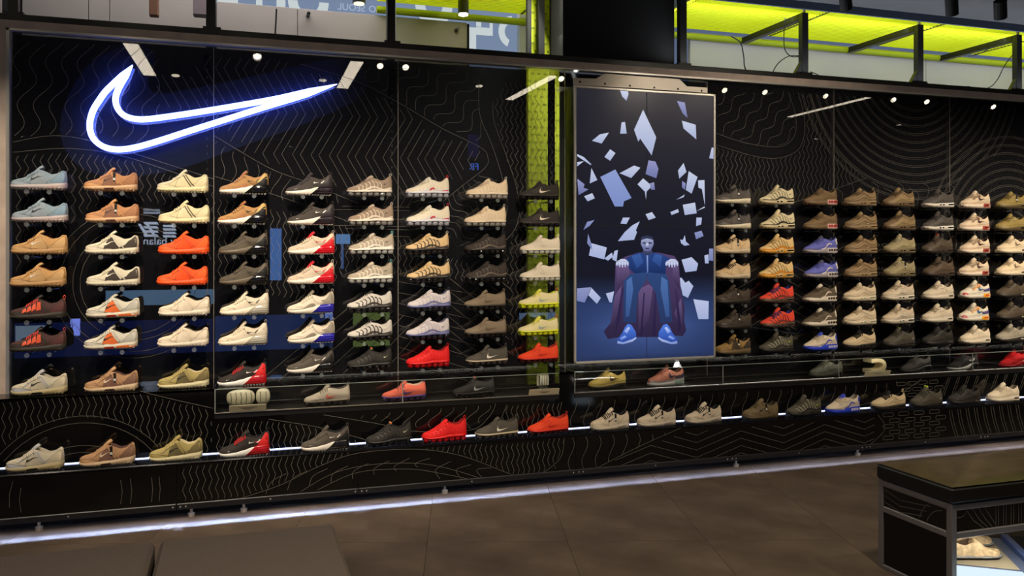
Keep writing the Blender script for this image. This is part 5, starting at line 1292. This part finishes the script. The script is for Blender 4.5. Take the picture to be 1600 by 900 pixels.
# low vitrine on the floor under the bench
vc = atz(1560, 900, .06)
V = thing('floor_vitrine', 'low lit display tray with shoe sculptures seen under the bench', 'display case', (3.42, -2.32, 0), math.radians(-33))
MB().bbox((-.2, -.5, 0), (.20, .42, .05), .004).obj('tray', mat((96, 108, 136), .3), V)
MB().bbox((.20, -.5, 0), (.235, .42, .075), .004).obj('tray_side', mat((84, 104, 158), .3), V)
MB().bbox((.236, -.5, 0), (.36, .42, .07), .004).obj('black_side', BLACKM, V)
MB().bbox((-.18, -.46, .05), (.14, -.06, .056), .002).obj('light_sheet', emis((215, 235, 250), 1.1), V)
sk = MB()
for a, b in (((-.22, -.3), (-.05, -.2)), ((-.05, -.2), (-.02, -.36)), ((-.02, -.36), (.06, -.16)), ((-.2, -.2), (-.1, -.36))): sk.tube([(a[0], a[1], .057), (b[0], b[1], .057)], .0015, 4)
sk.obj('pencil_sketch', mat((120, 150, 190), .6), V, kind='stuff')
MB().bbox((-.18, -.03, .05), (.14, .36, .053), .001).obj('sand_bed', mat((170, 158, 130), .7, bump=.3, scale=60), V)
area('tray_lamp', (3.40, by0+.06, .27), (math.radians(18), 0, 0), .5, .02, 1.3, (1, .95, .85))
def fossil(lx, ly, rz, label):
    p = V.matrix_basis @ Vector((lx, ly, .054))
    s = Shoe(FLY); t = thing('shoe_sculpture', label, 'sculpture', (p.x, p.y, .0545), rz, 'pale shoe sculptures under the bench')
    a, b = upper_mesh(s)
    bone = mat((228, 196, 148), .7, bump=.8, scale=45, var=.3, name='sandy_clay')
    for mm in (a, b):
        mm.v = [(x*.9+.004*math.sin(60*z+40*y), y*(.9+.10*math.sin(70*x+30*z)), max(.0, z*(.85+.10*math.sin(45*x+2)*math.cos(50*y))-.012)) for x, y, z in mm.v]
    a.obj('upper', bone, t, True); b.obj('hollow', mat((90, 70, 50), .9), t, True)
    d = sole_mesh(s); d.v = [(x*.9+random.uniform(-.003, .003), y*.94, max(0, z*.55)) for x, y, z in d.v]; d.obj('sole_crust', mat((150, 150, 150), .6, bump=.6, scale=50, var=.3), t, True)
V.matrix_basis = Matrix.Translation(V.location) @ Matrix.Rotation(V.rotation_euler.z, 4, 'Z')
fossil(-.02, .08, PI-.2, 'sandy shoe sculpture nearest the white light sheet under the bench')
fossil(.0, .25, PI-.15, 'sandy shoe sculpture farther back under the bench rail')
# felt seat blocks
felt = mat((104, 92, 80), .95, bump=.9, scale=330, var=.28, name='grey_felt')
for n in felt.node_tree.nodes:
    if n.type == 'TEX_NOISE': n.inputs['Detail'].default_value = 2
def felt_block(x0, x1, label):
    t = thing('felt_bench', label, 'seat', ((x0+x1)/2, -2.2, 0), 0, 'felt covered seat blocks'); w = (x1-x0)/2
    MB().bbox((-w, -.33, .03), (w, .33, .40), .015).obj('felt_cover', felt, t)
    MB().box((-w+.03, -.30, 0), (w-.03, .30, .03)).obj('black_base', BLACKM, t)
felt_block(-.285, .395, 'grey felt seat block at lower left, right of the dark gap')
felt_block(-.985, -.305, 'grey felt seat block in the lower left corner, left of the gap')
# ------------------------------------------------------------------ ceiling spots: their reflections show in the glass
def mirror(x, y, z):
    p = atz(x, y, z); return Vector((p.x, -p.y, z))
def spot(loc, aim, energy, label, r=.045, s=16, size=60):
    t = thing('ceiling_spot', label, 'spotlight', loc, 0, 'ceiling spotlights')
    d = (Vector(aim)-Vector(loc)).normalized()
    M = d.to_track_quat('-Z', 'Y').to_matrix().to_4x4()
    h = MB(); h.tube([M @ Vector((0, 0, .0)), M @ Vector((0, 0, .13))], r*1.15, 14); h.obj('spot_housing', BLACKM, t)
    MB().tube([M @ Vector((0, 0, -.004)), M @ Vector((0, 0, -.001))], r, 14).obj('spot_lens', emis((255, 240, 210), s), t)
    MB().tube([(0, 0, .10), (0, 0, max(.11, 3.5-loc[2]))], .01, 6).obj('spot_stem', BLACKM, t)
    if energy:
        L = bpy.data.lights.new('spot_light', 'SPOT'); L.energy = energy; L.color = (1.0, .865, .69)
        L.spot_size = math.radians(size); L.spot_blend = .95; L.shadow_soft_size = .04
        o = link('spot_light', L, t); o.matrix_local = M @ Matrix.Translation((0, 0, -.01))
NEAR = [(402, 88), (594, 103), (634, 105), (877, 123), (1132, 141), (1195, 144), (1290, 150), (1396, 156), (1448, 159), (1552, 167)]
for i, (x, y) in enumerate(NEAR):
    p = mirror(x, y, 3.38)
    spot(p, (p.x-(.5 if p.x > 7 else 0), -.1, 1.15), SPOT_W*(1+.03*max(0, i-3)), f'black ceiling spotlight aimed at the shoe wall, {NTH[i] if i < 9 else "tenth"} along the row', .032, 16)
for i, x in enumerate((4.0, 4.7)):
    spot((x, -2.55, 3.38), (x-.5, -.1, 1.9), SPOT_W*.5, f'black ceiling spotlight facing the video wall, {NTH[i]} of two', .032, 16)
for i, x in enumerate((-1.6, -.75, .05)):  # extra spots added for the left shoes, placed so the glass hides their reflections
    spot((x, -1.45, 3.38), (-1.05+.72*i, -.1, 1.15), SPOT_W, f'extra black ceiling spotlight above the neon end, {NTH[i]} from the left', .045, 14)
for i, (x, y) in enumerate([(65, 229), (158, 233), (295, 253), (447, 243), (588, 249), (769, 253), (1276, 217), (1405, 195)]):
    p = mirror(x, y, 3.38)
    spot((p.x, max(p.y, -9), 3.38), (p.x, p.y-.4, 0), 0, f'black ceiling spotlight over the far aisle, {NTH[i]} from the left', .034, 10)
for i, (x, y) in enumerate(((0.9, -3.4), (2.6, -3.2), (4.4, -3.0), (-.6, -3.6))):  # spots added to lift the ambient light of the room
    spot((x, y, 3.38), (x, y+.5, 0), AISLE_FILL_W, f'added black ceiling spotlight filling the aisle with light, {NTH[i]} of the aisle row', .04, 6, 105)
for i, (x, y) in enumerate(((1321, 0), (1487, 9), (1563, 15))):
    p = atz(x, y, 3.42); t = thing('track_spot', ('black track spotlight under the slab, leftmost of three', 'black track spotlight under the slab, middle of three', 'black track spotlight under the slab, rightmost of three')[i], 'spotlight', p, 0, 'black track spotlights')
    M = Matrix.Rotation(math.radians(-28), 4, 'Y') @ Matrix.Rotation(math.radians(20), 4, 'X')
    h = MB(); h.tube([M @ Vector((0, 0, -.07)), M @ Vector((0, 0, .07))], .045, 16); h.obj('spot_can', BLACKM, t)
    MB().tube([(0, 0, .0), (0, 0, .081)], .010, 8).obj('stem', BLACKM, t)
def strip_light(a, b, w, label):
    A = mirror(*a, 3.46); B = mirror(*b, 3.46); d = (B-A); L = d.length; ang = math.atan2(d.y, d.x); c = (A+B)/2
    t = thing('strip_light', label, 'lamp', (c.x, c.y, 3.46), ang)
    MB().box((-L/2-.02, -w/2-.01, .006), (L/2+.02, w/2+.01, .04)).obj('strip_housing', BLACKM, t)
    MB().box((-L/2, -w/2, 0), (L/2, w/2, .006)).obj('strip_diffuser', emis((255, 240, 214), 7), t)
strip_light((204, 69), (234, 118), .13, 'white linear ceiling light over the aisle, first from the left')
strip_light((558, 97), (535, 138), .13, 'white linear ceiling light over the aisle, second from the left')
strip_light((866, 119), (796, 156), .10, 'white linear ceiling light over the aisle, third from the left')
strip_light((1356, 153), (1234, 183), .08, 'white linear ceiling light over the aisle, fourth from the left')
# ------------------------------------------------------------------ shop across the aisle, seen only as a reflection in the glass
OY = 7.6
opp = link('shop_opposite', None, kind='structure')
def mir_rect(name, x0, x1, y0, y1, col, s, Y=OY):
    a = at(x0, y1, Y); b = at(x1, y0, Y)
    MB().box((a.x, -Y-.02, a.z), (b.x, -Y, b.z)).obj(name, emis(col, s), opp)
def back_text(s, x, y, h, col, st, Y=OY-.03):
    p = at(x, y, Y); t = text(s, h, emis(col, st), opp, (p.x, -Y, p.z), (PI/2, 0, PI)); return t
mir_rect('blue_wall', 22, 334, 498, 600, (32, 46, 104), 2.0)
mir_rect('blue_wall', 336, 520, 490, 592, (54, 78, 140), 2.2)
mir_rect('lit_screen', 165, 335, 452, 478, (120, 160, 200), 2.6)
mir_rect('light_bar', 110, 125, 498, 525, (130, 150, 255), 7)
mir_rect('shop_window', 24, 80, 508, 535, (150, 175, 200), 3)
mir_rect('green_panel', 552, 609, 488, 600, (96, 112, 60), 5)
mir_rect('blue_bar', 422, 440, 357, 438, (90, 140, 220), 4)
mir_rect('blue_sign', 525, 547, 366, 381, (110, 160, 220), 5)
mir_rect('sign_stem', 533, 537, 381, 420, (90, 130, 200), 3)
mir_rect('blue_banner', 732, 748, 132, 245, (36, 36, 90), 1.8)
mir_rect('lit_screen', 812, 868, 488, 512, (120, 150, 190), 3)
mir_rect('blue_tube', 1236, 1241, 322, 440, (50, 100, 255), 5)
mir_rect('blue_light', 1234, 1240, 547, 555, (50, 100, 255), 5)
mir_rect('lit_screen', 525, 547, 581, 589, (140, 170, 210), 3)
mir_rect('pale_bar', 508, 520, 489, 520, (140, 170, 255), 5)
back_text('new balance', 252, 377, .165, (200, 215, 240), 5)
mir_rect('lit_bar', 224, 250, 327, 329, (200, 215, 240), 3)
mir_rect('lit_bar', 224, 250, 331, 334, (200, 215, 240), 3)
m = MB()
def lb(x0, x1, y0, y1, sh=0):
    Y = OY-.03; a = at(x0, y1, Y); b = at(x1, y0, Y); k = sh*(b.z-a.z)
    m.poly([(a.x, -Y, a.z), (b.x, -Y, a.z), (b.x-k, -Y, b.z), (a.x-k, -Y, b.z)])
for k in range(4): lb(226, 248, 347+k*6.5, 350.5+k*6.5, .6)
for x0 in (228, 240): lb(x0, x0+5, 347, 370, .6)
for k in range(5): lb(256, 276, 346+k*5.4, 349.4+k*5.4, .6)
m.obj('sign_emblem', emis((200, 215, 240), 5), opp)
back_text('FR', 741, 261, .16, (60, 100, 200), 7)
